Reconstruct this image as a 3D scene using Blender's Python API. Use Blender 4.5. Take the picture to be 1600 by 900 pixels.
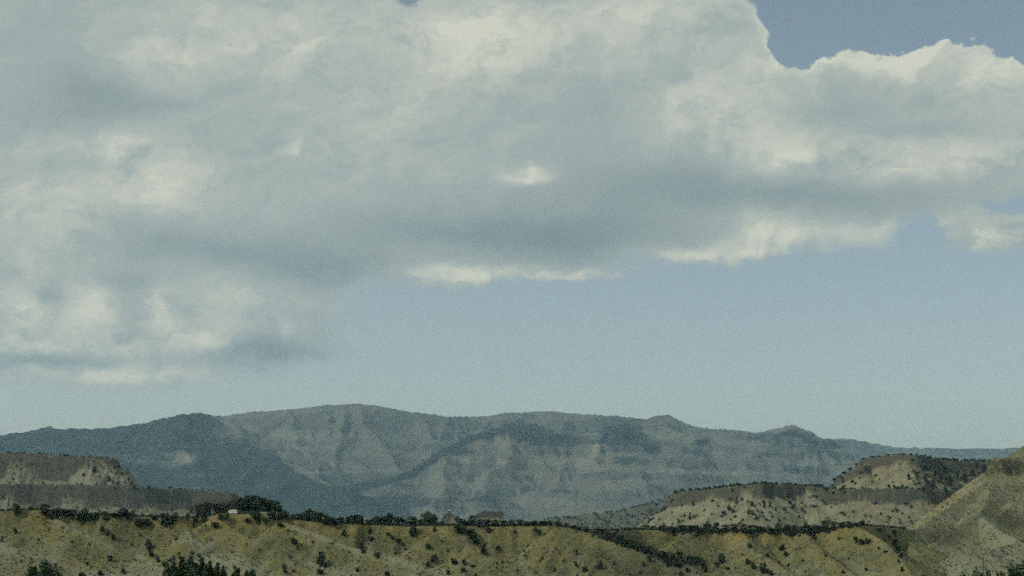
import bpy, math, random
import numpy as np

S = bpy.context.scene
for o in list(bpy.data.objects):
    bpy.data.objects.remove(o)
COL = S.collection
random.seed(11)
RNG = np.random.default_rng(11)

# ------------------------------------------------------------------ camera
F = 2800.0                    # focal length in pixels of a 1600 wide frame
HY = 860.0                    # picture row of the horizon (eye level)
cd = bpy.data.cameras.new('camera')
cd.sensor_width = 36.0
cd.lens = F / 1600.0 * 36.0
cd.shift_y = (HY - 450.0) / 1600.0
cd.clip_start = 0.5
cd.clip_end = 80000.0
cam = bpy.data.objects.new('camera', cd)
COL.objects.link(cam)
cam.location = (0, 0, 0)
cam.rotation_euler = (math.radians(90), 0, 0)
S.camera = cam

# ------------------------------------------------------------------ render look
S.view_settings.view_transform = 'Standard'
S.view_settings.look = 'None'
S.view_settings.gamma = 1.0
S.view_settings.use_curve_mapping = False
EXPO = -0.10
S.view_settings.exposure = EXPO
S.cycles.max_bounces = 6
S.cycles.diffuse_bounces = 3
S.cycles.glossy_bounces = 1
S.cycles.transmission_bounces = 2
S.cycles.transparent_max_bounces = 8
S.cycles.volume_bounces = 0
S.cycles.filter_width = 1.7
S.cycles.use_denoising = False
S.cycles.use_adaptive_sampling = True
S.cycles.adaptive_threshold = 0.2
S.cycles.adaptive_min_samples = 14

# ------------------------------------------------------------------ sun
SUN_AZ, SUN_EL = math.radians(-104), math.radians(42)      # from +Y, clockwise: behind left
sd = bpy.data.lights.new('sun', 'SUN')
sd.energy = 2.6
sd.angle = math.radians(0.53)
sd.color = (1.0, 0.95, 0.84)
sun = bpy.data.objects.new('sun', sd)
COL.objects.link(sun)
from mathutils import Vector
sv = Vector((math.sin(SUN_AZ) * math.cos(SUN_EL), math.cos(SUN_AZ) * math.cos(SUN_EL), math.sin(SUN_EL)))
sun.rotation_euler = sv.to_track_quat('Z', 'Y').to_euler()
sun.location = (0, 0, 3000)


# ------------------------------------------------------------------ node helpers
class NT:
    def __init__(self, tree):
        self.t = tree
        self.n = tree.nodes
        self.l = tree.links

    def new(self, typ, **kw):
        nd = self.n.new(typ)
        for k, v in kw.items():
            setattr(nd, k, v)
        return nd

    def put(self, sock, v):
        if isinstance(v, bpy.types.NodeSocket):
            self.l.new(v, sock)
        elif v is not None:
            if isinstance(v, (tuple, list)) and sock.type == 'RGBA' and len(v) == 3:
                v = (*v, 1)
            sock.default_value = v

    def m(self, op, a, b=None, c=None, clamp=False):
        nd = self.new('ShaderNodeMath', operation=op, use_clamp=clamp)
        self.put(nd.inputs[0], a)
        if b is not None: self.put(nd.inputs[1], b)
        if c is not None: self.put(nd.inputs[2], c)
        return nd.outputs[0]

    def v(self, op, a, b=None, c=None):
        nd = self.new('ShaderNodeVectorMath', operation=op)
        self.put(nd.inputs[0], a)
        if b is not None: self.put(nd.inputs[1], b)
        if c is not None: self.put(nd.inputs[2], c)
        return nd.outputs['Value'] if op in ('DOT_PRODUCT', 'LENGTH') else nd.outputs[0]

    def noise(self, vec, scale, detail=4, rough=0.5, lac=2.0, dist=0.0):
        nd = self.new('ShaderNodeTexNoise')
        self.put(nd.inputs['Vector'], vec)
        nd.inputs['Scale'].default_value = scale
        nd.inputs['Detail'].default_value = detail
        nd.inputs['Roughness'].default_value = rough
        nd.inputs['Lacunarity'].default_value = lac
        nd.inputs['Distortion'].default_value = dist
        return nd

    def mix(self, f, a, b, mode='MIX'):
        nd = self.new('ShaderNodeMix', data_type='RGBA', blend_type=mode)
        self.put(nd.inputs[0], f)
        self.put(nd.inputs[6], a)
        self.put(nd.inputs[7], b)
        return nd.outputs[2]

    def step(self, x, a, b, lo=0.0, hi=1.0):
        nd = self.new('ShaderNodeMapRange', interpolation_type='SMOOTHSTEP')
        self.put(nd.inputs[0], x)
        nd.inputs[1].default_value = a
        nd.inputs[2].default_value = b
        nd.inputs[3].default_value = lo
        nd.inputs[4].default_value = hi
        return nd.outputs[0]

    def attr(self, name):
        return self.new('ShaderNodeAttribute', attribute_name=name)


# ------------------------------------------------------------------ sky and clouds (world)
W = bpy.data.worlds.new('World')
S.world = W
W.use_nodes = True
W.node_tree.nodes.clear()
w = NT(W.node_tree)
GAIN = 2.0 ** (-EXPO)         # picture value -> sky radiance before the exposure


def azel(px, py):
    a = math.atan((px - 800.0) / F)
    return math.degrees(a), math.degrees(math.atan((HY - py) / F * math.cos(a)))


DEG = math.degrees(1.0 / F)   # degrees per picture pixel
tc = w.new('ShaderNodeTexCoord')
D3 = tc.outputs['Generated']
sep = w.new('ShaderNodeSeparateXYZ')
w.put(sep.inputs[0], D3)
az = w.m('MULTIPLY', w.m('ARCTAN2', sep.outputs[0], sep.outputs[1]), 180 / math.pi)
el = w.m('MULTIPLY', w.m('ARCSINE', sep.outputs[2]), 180 / math.pi)
P2c = w.new('ShaderNodeCombineXYZ')
w.put(P2c.inputs[0], az)
w.put(P2c.inputs[1], el)
P2 = P2c.outputs[0]
Dz = w.v('MULTIPLY', D3, (1.0, 1.0, 1.7))
# domain warp in degrees, three sizes of billow
nA = w.noise(Dz, 7.0, 1, 0.5)
nB = w.noise(w.v('ADD', Dz, (3.1, 1.7, 5.2)), 24.0, 3, 0.55)
nC = w.noise(w.v('ADD', Dz, (7.3, 4.1, 2.2)), 90.0, 4, 0.6)
wa = w.v('MULTIPLY', w.v('SUBTRACT', nA.outputs['Color'], (0.5, 0.5, 0.5)), (2.0, 1.0, 0))
wb = w.v('MULTIPLY', w.v('SUBTRACT', nB.outputs['Color'], (0.5, 0.5, 0.5)), (2.2, 1.5, 0))
wc = w.v('MULTIPLY', w.v('SUBTRACT', nC.outputs['Color'], (0.5, 0.5, 0.5)), (0.9, 0.75, 0))
PW = w.v('ADD', w.v('ADD', P2, wa), w.v('ADD', wb, wc))
PWs = w.v('ADD', P2, w.v('ADD', w.v('MULTIPLY', wa, (0.3, 0.3, 0)), w.v('MULTIPLY', wb, (0.55, 0.55, 0))))
PWs = w.v('ADD', PWs, w.v('MULTIPLY', wc, (0.6, 0.6, 0)))


def blob_sum(coord, blobs, sharp=2.0, scale=1.0):
    acc = None
    for (px, py, rx, ry, wt) in blobs:
        a, e = azel(px, py)
        sx, sy = 1.0 / (rx * DEG), 1.0 / (ry * DEG)
        q = w.v('MULTIPLY_ADD', coord, (sx, sy, 0.0), (-a * sx, -e * sy, 0.0))
        d2 = w.v('DOT_PRODUCT', q, q)
        if sharp != 2.0:
            d2 = w.m('POWER', d2, sharp / 2.0)
        g = w.m('POWER', 0.36788, d2)
        if scale != 1.0: wt = wt * scale
        acc = w.m('MULTIPLY', g, wt) if acc is None else w.m('MULTIPLY_ADD', g, wt, acc)
    return acc


# cloud cover: (column, row, half width, half height, weight)
COVER = [
    (60, 150, 330, 260, 1.2), (420, 120, 330, 250, 1.2), (800, 110, 330, 230, 1.2), (1040, 60, 190, 110, 1.0),
    (1060, 220, 230, 120, 1.0), (120, 400, 280, 150, 1.0), (480, 330, 280, 120, 0.9), (830, 335, 320, 88, 0.9),
    (1390, 150, 190, 95, 1.1), (1560, 180, 160, 110, 1.0), (1330, 290, 260, 65, 0.8), (1235, 365, 175, 38, 0.8),
    (60, 500, 190, 85, 0.9), (300, 500, 170, 80, 0.75), (450, 520, 110, 50, 0.45), (170, 580, 150, 22, 0.7),
    (1562, 364, 82, 44, 1.4), (780, 430, 165, 20, 0.7), (1120, 400, 110, 16, 0.5),
    (1500, -12, 300, 62, -1.5), (1255, 36, 52, 66, -1.5), (1600, 40, 90, 40, -0.7), (1380, 110, 110, 42, 0.5), (642, -14, 42, 24, -2.6), (1580, 318, 56, 12, -0.9),
    (1450, 380, 26, 40, -1.6), (1470, 430, 80, 40, -0.5), (1600, 560, 500, 130, -0.5), (900, 540, 360, 85, -0.6),
]
BRIGHT = [
    (230, 120, 80, 40, .30), (440, 60, 150, 60, .24), (170, 222, 110, 22, .30), (245, 285, 80, 40, .44), (450, 235, 14, 16, .30),
    (730, 55, 90, 55, .42), (1000, 30, 260, 70, .18), (1150, 175, 110, 60, .30), (600, 220, 120, 60, .12),
    (1230, 30, 30, 55, .25), (1390, 80, 130, 24, .46), (1530, 110, 80, 30, .30), (1240, 245, 80, 22, .32), (1440, 262, 150, 34, .36),
    (1170, 355, 26, 34, .30), (1210, 375, 60, 18, .28), (1340, 362, 100, 18, .24), (1545, 372, 46, 26, .42),
    (828, 272, 38, 13, .46), (780, 430, 150, 12, .58), (1100, 398, 100, 13, .38),
    (50, 500, 60, 34, .44), (138, 488, 34, 34, .50), (248, 488, 22, 36, .50), (310, 528, 60, 20, .44), (185, 540, 60, 16, .25), (345, 460, 60, 40, .22),
    (435, 515, 10, 12, .34), (190, 582, 130, 16, .42), (40, 340, 90, 80, .18), (20, 540, 80, 14, .2),
    (175, 140, 95, 34, -.42), (90, 190, 80, 40, -.20), (250, 165, 60, 14, -.20), (60, 30, 70, 60, -.10),
    (840, 375, 230, 38, -.40), (640, 350, 180, 50, -.20), (950, 300, 160, 60, -.24), (340, 392, 170, 26, -.36), (520, 425, 120, 24, -.36),
    (430, 552, 130, 24, -.42), (100, 566, 90, 13, -.44), (78, 468, 28, 16, -.36), (200, 440, 60, 14, -.2), (930, 150, 70, 60, -.14), (1340, 305, 190, 30, -.40), (1120, 285, 120, 34, -.24),
    (1290, 172, 120, 20, -.22), (1420, 200, 110, 14, -.16), (1575, 352, 30, 7, -.3),
]
cov = blob_sum(PW, COVER, 2.6)
brt = blob_sum(PWs, BRIGHT, 2.0, 0.85)
# beyond the picture the same broken cloud goes on
out = w.m('MAXIMUM', w.step(w.m('ABSOLUTE', az), 17.0, 25.0), w.step(el, 16.5, 24.0))
above = w.step(el, 2.0, 8.0)
nO = w.noise(Dz, 3.2, 6, 0.55)
covo = w.m('MULTIPLY', w.m('MULTIPLY_ADD', w.m('SUBTRACT', nO.outputs[0], 0.5), 3.2, 0.85), above)
cover = w.m('ADD', w.m('MULTIPLY', cov, w.m('SUBTRACT', 1.0, out)), w.m('MULTIPLY', covo, out))
nE = w.noise(Dz, 42.0, 8, 0.68)
cover = w.m('MULTIPLY_ADD', w.m('SUBTRACT', nE.outputs[0], 0.5), 0.55, cover)
crisp = w.m('MULTIPLY', w.step(el, 11.5, 14.5), w.step(az, 4.0, 7.0))
aS = w.step(cover, 0.12, 0.92)
aC = w.step(cover, 0.34, 0.62)
alpha = w.m('ADD', w.m('MULTIPLY', aS, w.m('SUBTRACT', 1.0, crisp)), w.m('MULTIPLY', aC, crisp))
# relief: rounded billows, brighter on the side turned to the light
def billow(vec, sc):
    nd = w.new('ShaderNodeTexVoronoi', feature='SMOOTH_F1', voronoi_dimensions='2D')
    w.put(nd.inputs['Vector'], vec)
    nd.inputs['Scale'].default_value = sc
    nd.inputs['Detail'].default_value = 2.0
    nd.inputs['Roughness'].default_value = 0.55
    nd.inputs['Smoothness'].default_value = 0.7
    return nd.outputs['Distance']


DzW = w.v('ADD', w.v('MULTIPLY', P2, (1.0, 1.35, 0)), w.v('ADD', w.v('MULTIPLY', wc, (1.4, 1.6, 0)), w.v('MULTIPLY', wb, (1.5, 2.0, 0))))
b1 = billow(DzW, 0.26)
b2 = billow(w.v('ADD', DzW, (-0.52, 0.80, 0.0)), 0.26)
c1 = billow(w.v('ADD', DzW, (5.0, 3.0, 0)), 0.75)
c2 = billow(w.v('ADD', DzW, (4.80, 3.30, 0.0)), 0.75)
rel = w.m('MULTIPLY', w.m('MULTIPLY_ADD', w.m('SUBTRACT', c2, c1), 0.55, w.m('MULTIPLY', w.m('SUBTRACT', b2, b1), 0.8)), w.step(el, 60.0, 30.0))
nS = w.noise(w.v('MULTIPLY', D3, (1.0, 1.0, 1.5)), 7.0, 5, 0.5)
bri = w.m('ADD', w.m('MULTIPLY', brt, w.m('SUBTRACT', 1.0, out)), 0.56)
puff = w.step(bri, 0.40, 0.95, 0.12, 1.0)
bri = w.m('MULTIPLY_ADD', w.m('MULTIPLY', rel, puff), 0.66, bri)
bri = w.m('MULTIPLY_ADD', w.m('SUBTRACT', nS.outputs[0], 0.5), 0.20, bri)
bri = w.m('MULTIPLY_ADD', w.m('MULTIPLY', w.m('SUBTRACT', nE.outputs[0], 0.5), puff), 0.26, bri)
edge = w.m('MULTIPLY', w.m('SUBTRACT', 1.0, w.step(cover, 0.5, 0.95)), crisp)
bri = w.m('MULTIPLY_ADD', edge, 0.14, bri)
rmp = w.new('ShaderNodeValToRGB')
w.put(rmp.inputs[0], bri)
cr = rmp.color_ramp
cr.elements[0].position = 0.08
cr.elements[0].color = (0.210, 0.280, 0.295, 1)
cr.elements[1].position = 1.08
cr.elements[1].color = (0.665, 0.675, 0.560, 1)
e = cr.elements.new(0.5)
e.color = (0.380, 0.440, 0.416, 1)
CLOUD = w.v('SCALE', rmp.outputs[0])
CLOUD.node.inputs['Scale'].default_value = GAIN
sky = w.new('ShaderNodeTexSky', sky_type='NISHITA')
sky.sun_disc = False
sky.sun_elevation = SUN_EL
sky.sun_rotation = SUN_AZ
sky.altitude = 1500
sky.dust_density = 5.0
sky.air_density = 0.8
sky.ozone_density = 0.6
SKYS = 0.145
skyc = w.v('MULTIPLY', sky.outputs[0], (SKYS / 0.1,) * 3)
skyc = w.v('MULTIPLY', skyc, (1.24, 1.08, 0.80))
cl10 = w.v('SCALE', CLOUD)
cl10.node.inputs['Scale'].default_value = 10.0
fin = w.mix(alpha, skyc, cl10)
bg = w.new('ShaderNodeBackground')
bg.inputs['Strength'].default_value = 0.1
w.put(bg.inputs['Color'], fin)
wo = w.new('ShaderNodeOutputWorld')
w.l.new(bg.outputs[0], wo.inputs[0])
W.cycles.sampling_method = 'MANUAL'
W.cycles.sample_map_resolution = 1024


# ------------------------------------------------------------------ numpy noise
def _h(ix, iy, seed):
    n = (ix.astype(np.int64) * 374761393 + iy.astype(np.int64) * 668265263 + seed * 1274126177) & 0xffffffff
    n = ((n ^ (n >> 13)) * 1274126177) & 0xffffffff
    n = (n ^ (n >> 16)) & 0xffffffff
    return n / 4294967295.0 * 2 * math.pi


def perlin(x, y, seed=0):
    x0 = np.floor(x); y0 = np.floor(y)
    fx = x - x0; fy = y - y0
    ix = x0.astype(np.int64); iy = y0.astype(np.int64)
    u = fx * fx * fx * (fx * (fx * 6 - 15) + 10)
    v = fy * fy * fy * (fy * (fy * 6 - 15) + 10)

    def g(dx, dy):
        a = _h(ix + dx, iy + dy, seed)
        return np.cos(a) * (fx - dx) + np.sin(a) * (fy - dy)
    return 1.5 * ((g(0, 0) * (1 - u) + g(1, 0) * u) * (1 - v) + (g(0, 1) * (1 - u) + g(1, 1) * u) * v)


def fbm(x, y, octv=4, seed=0, gain=0.5):
    r = 0; a = 1.0; t = 0
    for i in range(octv):
        r = r + a * perlin(x * 2 ** i, y * 2 ** i, seed + i * 17)
        t += a; a *= gain
    return r / t


def ridged(x, y, octv=4, seed=0, gain=0.5):
    r = 0; a = 1.0; t = 0
    for i in range(octv):
        r = r + a * (1 - 2 * np.abs(perlin(x * 2 ** i, y * 2 ** i, seed + i * 17)))
        t += a; a *= gain
    return r / t


def sst(x, a, b):
    t = np.clip((x - a) / (b - a), 0, 1)
    return t * t * (3 - 2 * t)


def W3(px, py, Y):
    return ((px - 800.0) / F * Y, Y, (HY - py) / F * Y)


def ridge_max(X, Y, ridges, warp=None):
    """height field carried by crest lines; each ridge: points, flank slope, gully depth, gully size, seed"""
    best = np.full(X.shape, -1e9)
    for (pts, k, ga, gs, seed) in ridges:
        s0 = 0.0
        for (a, b) in zip(pts[:-1], pts[1:]):
            dx, dy = b[0] - a[0], b[1] - a[1]
            L = math.hypot(dx, dy) + 1e-9
            t = np.clip(((X - a[0]) * dx + (Y - a[1]) * dy) / (L * L), 0, 1)
            qx = a[0] + t * dx; qy = a[1] + t * dy
            d = np.hypot(X - qx, Y - qy)
            s = s0 + t * L
            side = np.sign((X - qx) * dy - (Y - qy) * dx)
            gul = perlin(s / gs + side * 7.3 + d / gs * 0.25, side * 3 + d / (gs * 5), seed) + 0.5 * perlin(s / gs * 2.3 + side * 3.1, d / (gs * 3), seed + 5)
            kk = k * (1 + ga * gul * np.clip(d / (gs * 1.2), 0, 1))
            z = a[2] + t * (b[2] - a[2]) - kk * d
            best = np.maximum(best, z)
            s0 += L
    return best


# ------------------------------------------------------------------ mesh helpers
def link_mesh(name, verts, faces, mat=None, parent=None, smooth=False, attrs=None):
    me = bpy.data.meshes.new(name)
    verts = np.asarray(verts, dtype=np.float32).reshape(-1, 3)
    if isinstance(faces, np.ndarray):
        n, k = faces.shape
        me.vertices.add(len(verts)); me.vertices.foreach_set('co', verts.ravel())
        me.loops.add(n * k); me.loops.foreach_set('vertex_index', faces.astype(np.int32).ravel())
        me.polygons.add(n)
        me.polygons.foreach_set('loop_start', np.arange(0, n * k, k, dtype=np.int32))
        me.update(calc_edges=True)
    else:
        me.from_pydata(verts.tolist(), [], faces)
    if smooth:
        me.polygons.foreach_set('use_smooth', np.ones(len(me.polygons), dtype=bool))
    if attrs:
        for k, v in attrs.items():
            v = np.asarray(v, dtype=np.float32)
            if v.ndim == 1 or v.shape[-1] == 1:
                at = me.attributes.new(k, 'FLOAT', 'POINT'); at.data.foreach_set('value', v.ravel())
    if mat: me.materials.append(mat)
    o = bpy.data.objects.new(name, me)
    COL.objects.link(o)
    if parent: o.parent = parent
    return o


def tag(o, label=None, cat=None, group=None, kind=None):
    if label: o['label'] = label
    if cat: o['category'] = cat
    if group: o['group'] = group
    if kind: o['kind'] = kind
    return o


class Land:
    """a frustum shaped grid (rows of constant distance) so detail is even in view"""
    def __init__(self, name, rows, a0, a1, n, hfun, mat, afun=None, label=None):
        A, Yr = np.meshgrid(np.linspace(a0, a1, n), rows)
        X = A * Yr
        Z = hfun(X, Yr)
        attrs = afun(X, Yr, Z) if afun else None
        self.rows = np.asarray(rows); self.a0 = a0; self.a1 = a1; self.n = n; self.Z = Z
        nr = len(rows)
        V = np.stack([X, Yr, Z], -1).reshape(-1, 3)
        i = np.arange((nr - 1) * (n - 1)); r = i // (n - 1); c = i % (n - 1)
        b = r * n + c
        Fc = np.stack([b, b + 1, b + n + 1, b + n], -1)
        self.o = link_mesh(name, V, Fc, mat, smooth=True, attrs={k: v.ravel() for k, v in attrs.items()} if attrs else None)
        tag(self.o, label=label, kind='structure')

    def z(self, x, y):
        x = np.asarray(x, float); y = np.asarray(y, float)
        fr = np.interp(y, self.rows, np.arange(len(self.rows)))
        fc = (x / y - self.a0) / (self.a1 - self.a0) * (self.n - 1)
        r = np.clip(fr.astype(int), 0, len(self.rows) - 2); c = np.clip(fc.astype(int), 0, self.n - 2)
        tr = np.clip(fr - r, 0, 1); tcn = np.clip(fc - c, 0, 1)
        Z = self.Z
        return ((Z[r, c] * (1 - tcn) + Z[r, c + 1] * tcn) * (1 - tr) + (Z[r + 1, c] * (1 - tcn) + Z[r + 1, c + 1] * tcn) * tr)

    def hit(self, px, py):
        """where the sight line through a picture point meets this land"""
        ys = self.rows[0] + (self.rows[-1] - self.rows[0]) * np.linspace(0, 1, 1400)
        a = (px - 800.0) / F; e_ = (HY - py) / F
        zz = self.z(a * ys, ys)
        k = np.nonzero(zz >= e_ * ys)[0]
        if len(k) == 0: return None
        i = k[0]
        if i == 0: return None
        d0 = e_ * ys[i - 1] - zz[i - 1]; d1 = e_ * ys[i] - zz[i]
        t = d0 / (d0 - d1 + 1e-9)
        y = ys[i - 1] + t * (ys[i] - ys[i - 1])
        return a * y, y, float(self.z(a * y, y))

    def crest(self, px, lo=None, hi=None):
        ys = np.linspace(lo or self.rows[0], hi or self.rows[-1], 900)
        a = (px - 800.0) / F
        e_ = self.z(a * ys, ys) / ys
        i = int(np.argmax(e_))
        return a * ys[i], ys[i], float(e_[i] * ys[i])


# ------------------------------------------------------------------ materials
def new_mat(name, rough=0.95):
    m = bpy.data.materials.new(name)
    m.use_nodes = True
    t = NT(m.node_tree)
    b = m.node_tree.nodes['Principled BSDF']
    b.inputs['Roughness'].default_value = rough
    b.inputs['Specular IOR Level'].default_value = 0.15
    return m, t, b


def pos(t):
    return t.new('ShaderNodeNewGeometry').outputs['Position']


def flat_mat(name, col, var=0.12, scale=3.0, rough=0.85):
    m, t, b = new_mat(name, rough)
    n = t.noise(pos(t), scale, 3)
    c = t.mix(n.outputs[0], tuple(x * (1 - var) for x in col), tuple(min(1, x * (1 + var)) for x in col))
    t.put(b.inputs['Base Color'], c)
    return m


def bump(t, b, h, dist, strength=0.8):
    bp = t.new('ShaderNodeBump')
    bp.inputs['Strength'].default_value = strength
    bp.inputs['Distance'].default_value = dist
    t.put(bp.inputs['Height'], h)
    t.l.new(bp.outputs[0], b.inputs['Normal'])


# badland slope: olive dry grass over tan clay, ochre caps, pale clay ribs
def slope_material(name):
    m, t, b = new_mat(name)
    p = pos(t)
    n1 = t.noise(p, 0.045, 4, 0.6)
    n2 = t.noise(p, 0.35, 4, 0.65)
    n3 = t.noise(p, 1.6, 3, 0.7)
    grass = t.mix(t.step(n1.outputs[0], 0.35, 0.65), (0.092, 0.095, 0.034), (0.168, 0.158, 0.056))
    soil = (0.172, 0.168, 0.088)
    g = t.mix(t.step(n2.outputs[0], 0.42, 0.66, 0.0, 0.75), grass, soil)
    pale = t.attr('pale').outputs['Fac']
    ochre = t.attr('ochre').outputs['Fac']
    dark = t.attr('scrub').outputs['Fac']
    g = t.mix(t.m('MULTIPLY', ochre, t.step(n2.outputs[0], 0.25, 0.6)), g, (0.245, 0.195, 0.066))
    g = t.mix(t.m('MULTIPLY', pale, 0.68), g, t.mix(n3.outputs[0], (0.19, 0.20, 0.145), (0.29, 0.30, 0.215)))
    g = t.mix(t.m('MULTIPLY', dark, t.step(n2.outputs[0], 0.3, 0.55)), g, (0.050, 0.056, 0.034))
    n4 = t.noise(p, 0.9, 5, 0.85)
    g = t.mix(t.step(n4.outputs[0], 0.52, 0.62, 0.0, 0.5), g, (0.045, 0.054, 0.024))
    g = t.mix(t.step(n4.outputs[0], 0.46, 0.36, 0.0, 0.5), g, (0.23, 0.22, 0.13))
    t.put(b.inputs['Base Color'], g)
    bump(t, b, t.m('ADD', n2.outputs[0], t.m('MULTIPLY', n4.outputs[0], 0.6)), 1.4, 0.8)
    return m


M_slope = slope_material('badland_slope')


def mesa_material(name, cliff_a, cliff_b, tal_a, tal_b):
    m, t, b = new_mat(name)
    p = pos(t)
    cl = t.attr('cliff').outputs['Fac']
    veg = t.attr('veg').outputs['Fac']
    warm = t.attr('warm').outputs['Fac']
    pv = t.v('MULTIPLY', p, (1.0, 1.0, 0.4))       # joints stand upright
    ph = t.v('MULTIPLY', p, (0.06, 0.06, 1.0))      # beds lie flat
    nv = t.noise(pv, 0.22, 5, 0.7)
    nh = t.noise(ph, 0.22, 4, 0.6)
    nt = t.noise(p, 0.05, 5, 0.6)
    nd = t.noise(p, 0.30, 5, 0.8)
    rock = t.mix(t.m('MULTIPLY_ADD', nh.outputs[0], 0.75, t.m('MULTIPLY', nv.outputs[0], 0.2)), cliff_a, cliff_b)
    rock = t.mix(t.m('MULTIPLY', t.attr('cap').outputs['Fac'], 0.8), rock, (0.105, 0.082, 0.055))
    rock = t.mix(t.step(nv.outputs[0], 0.62, 0.72, 0, 0.35), rock, tuple(x * 1.45 for x in cliff_b))
    tal = t.mix(t.step(nt.outputs[0], 0.35, 0.65), tal_a, tal_b)
    tal = t.mix(t.m('MULTIPLY', warm, 0.7), tal, (0.245, 0.200, 0.105))
    c = t.mix(cl, tal, rock)
    c = t.mix(t.m('MULTIPLY', veg, t.step(nd.outputs[0], 0.40, 0.52)), c, (0.040, 0.050, 0.030))
    c = t.mix(t.step(nd.outputs[0], 0.53, 0.62, 0, 0.6), c, (0.055, 0.062, 0.040))
    t.put(b.inputs['Base Color'], c)
    bump(t, b, t.m('ADD', t.m('MULTIPLY', nv.outputs[0], 1.0), nd.outputs[0]), 3.0, 0.7)
    return m


M_mesa_l = mesa_material('shale_mesa', (0.062, 0.068, 0.054), (0.110, 0.116, 0.090), (0.155, 0.168, 0.118), (0.235, 0.240, 0.160))
M_mesa_r = mesa_material('sandstone_mesa', (0.062, 0.062, 0.042), (0.112, 0.112, 0.076), (0.165, 0.168, 0.105), (0.245, 0.243, 0.155))


def mountain_material(name, rock_c, tan_c, forest_shade_c, forest_bias):
    m, t, b = new_mat(name)
    p = pos(t)
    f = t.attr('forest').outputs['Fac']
    tn = t.attr('tan').outputs['Fac']
    pz = t.v('MULTIPLY', p, (0.12, 0.12, 1.0))
    nb = t.noise(pz, 0.012, 5, 0.6)
    ns = t.noise(p, 0.0035, 6, 0.62)
    nf = t.noise(p, 0.016, 6, 0.8)
    c = t.mix(t.step(nb.outputs[0], 0.38, 0.62), rock_c, tan_c)
    c = t.mix(t.m('MULTIPLY', tn, t.step(nf.outputs[0], 0.35, 0.6)), c, (0.40, 0.36, 0.25))
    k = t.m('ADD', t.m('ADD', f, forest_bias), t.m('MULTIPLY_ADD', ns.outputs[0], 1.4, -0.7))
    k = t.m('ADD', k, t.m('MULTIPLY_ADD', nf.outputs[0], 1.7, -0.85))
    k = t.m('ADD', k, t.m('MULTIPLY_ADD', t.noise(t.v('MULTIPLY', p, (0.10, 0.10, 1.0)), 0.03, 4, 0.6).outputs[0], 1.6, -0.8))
    c = t.mix(t.step(k, 0.2, 0.8), c, forest_shade_c)
    t.put(b.inputs['Base Color'], c)
    bump(t, b, t.m('ADD', nf.outputs[0], ns.outputs[0]), 45.0, 0.75)
    return m


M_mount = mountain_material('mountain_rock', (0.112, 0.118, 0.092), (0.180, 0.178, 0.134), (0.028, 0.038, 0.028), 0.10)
M_far = mountain_material('far_ridge', (0.12, 0.125, 0.10), (0.17, 0.165, 0.12), (0.045, 0.055, 0.04), 0.3)


def leaf_mat(name, a, bcol):
    m, t, b = new_mat(name, 0.8)
    oi = t.new('ShaderNodeObjectInfo')
    n = t.noise(pos(t), 0.6, 2)
    k = t.m('MULTIPLY_ADD', oi.outputs['Random'], 0.5, t.m('MULTIPLY', n.outputs[0], 0.5))
    t.put(b.inputs['Base Color'], t.mix(k, a, bcol))
    return m


M_juniper = leaf_mat('juniper_leaves', (0.022, 0.033, 0.017), (0.055, 0.068, 0.034))
M_tree = leaf_mat('broad_leaves', (0.022, 0.038, 0.017), (0.044, 0.068, 0.030))
M_cotton = leaf_mat('cottonwood_leaves', (0.022, 0.046, 0.018), (0.045, 0.088, 0.034))
M_dull = leaf_mat('dull_leaves', (0.052, 0.056, 0.040), (0.080, 0.080, 0.056))
M_sage = leaf_mat('pale_sage_leaves', (0.085, 0.105, 0.062), (0.13, 0.15, 0.09))
M_scrub = leaf_mat('scrub_leaves', (0.040, 0.050, 0.022), (0.120, 0.122, 0.055))
M_bark = flat_mat('bark', (0.085, 0.07, 0.052), 0.3, 2.0)


# ------------------------------------------------------------------ ground
def ground_h(X, Y):
    r = np.hypot(X, Y)
    z = -1.8 - 16.5 * sst(r, 8, 170)
    z = z + fbm(X / 160, Y / 160, 3, 5) * 2.0 * sst(r, 60, 300)
    return z


gr = np.concatenate([np.linspace(-3000, -200, 12), np.linspace(-150, 1000, 140), np.linspace(1100, 21500, 60)])
gx = np.concatenate([np.linspace(-21000, -900, 20), np.linspace(-800, 800, 120), np.linspace(900, 21000, 20)])
GX, GY = np.meshgrid(gx, gr)
GZ = ground_h(GX, GY)
nx = len(gx)
ii = np.arange((len(gr) - 1) * (nx - 1)); b0 = ii // (nx - 1) * nx + ii % (nx - 1)
m, t, b = new_mat('valley_floor')
p_ = pos(t)
na, nb_ = t.noise(p_, 0.02, 5, 0.6), t.noise(p_, 0.4, 4, 0.7)
t.put(b.inputs['Base Color'], t.mix(t.step(nb_.outputs[0], 0.4, 0.6), t.mix(na.outputs[0], (0.08, 0.085, 0.04), (0.17, 0.155, 0.08)), (0.07, 0.075, 0.04)))
ground = link_mesh('ground', np.stack([GX, GY, GZ], -1).reshape(-1, 3), np.stack([b0, b0 + 1, b0 + nx + 1, b0 + nx], -1), m, smooth=True)
tag(ground, 'dry grassy valley floor spreading out below the slopes', kind='structure')

# ------------------------------------------------------------------ near hillside with the terrace on top
RPX = np.array([-400, 0, 60, 120, 200, 280, 330, 346, 434, 446, 520, 640, 700, 760, 870, 930, 1000, 1100, 1180, 1260, 1340, 1405, 1430, 1470, 2000])
RPY = np.array([797, 799, 797, 804, 807, 811, 807, 803, 804, 811, 818, 823, 822, 823, 822, 830, 828, 829, 831, 829, 821, 826, 828, 829, 829])
RY = np.array([1000, 1000, 1000, 1005, 1000, 995, 1005, 1006, 1010, 1010, 1005, 1012, 1002, 1008, 1000, 1050, 1110, 1120, 1115, 1105, 1090, 1130, 1200, 1330, 1500])


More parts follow.
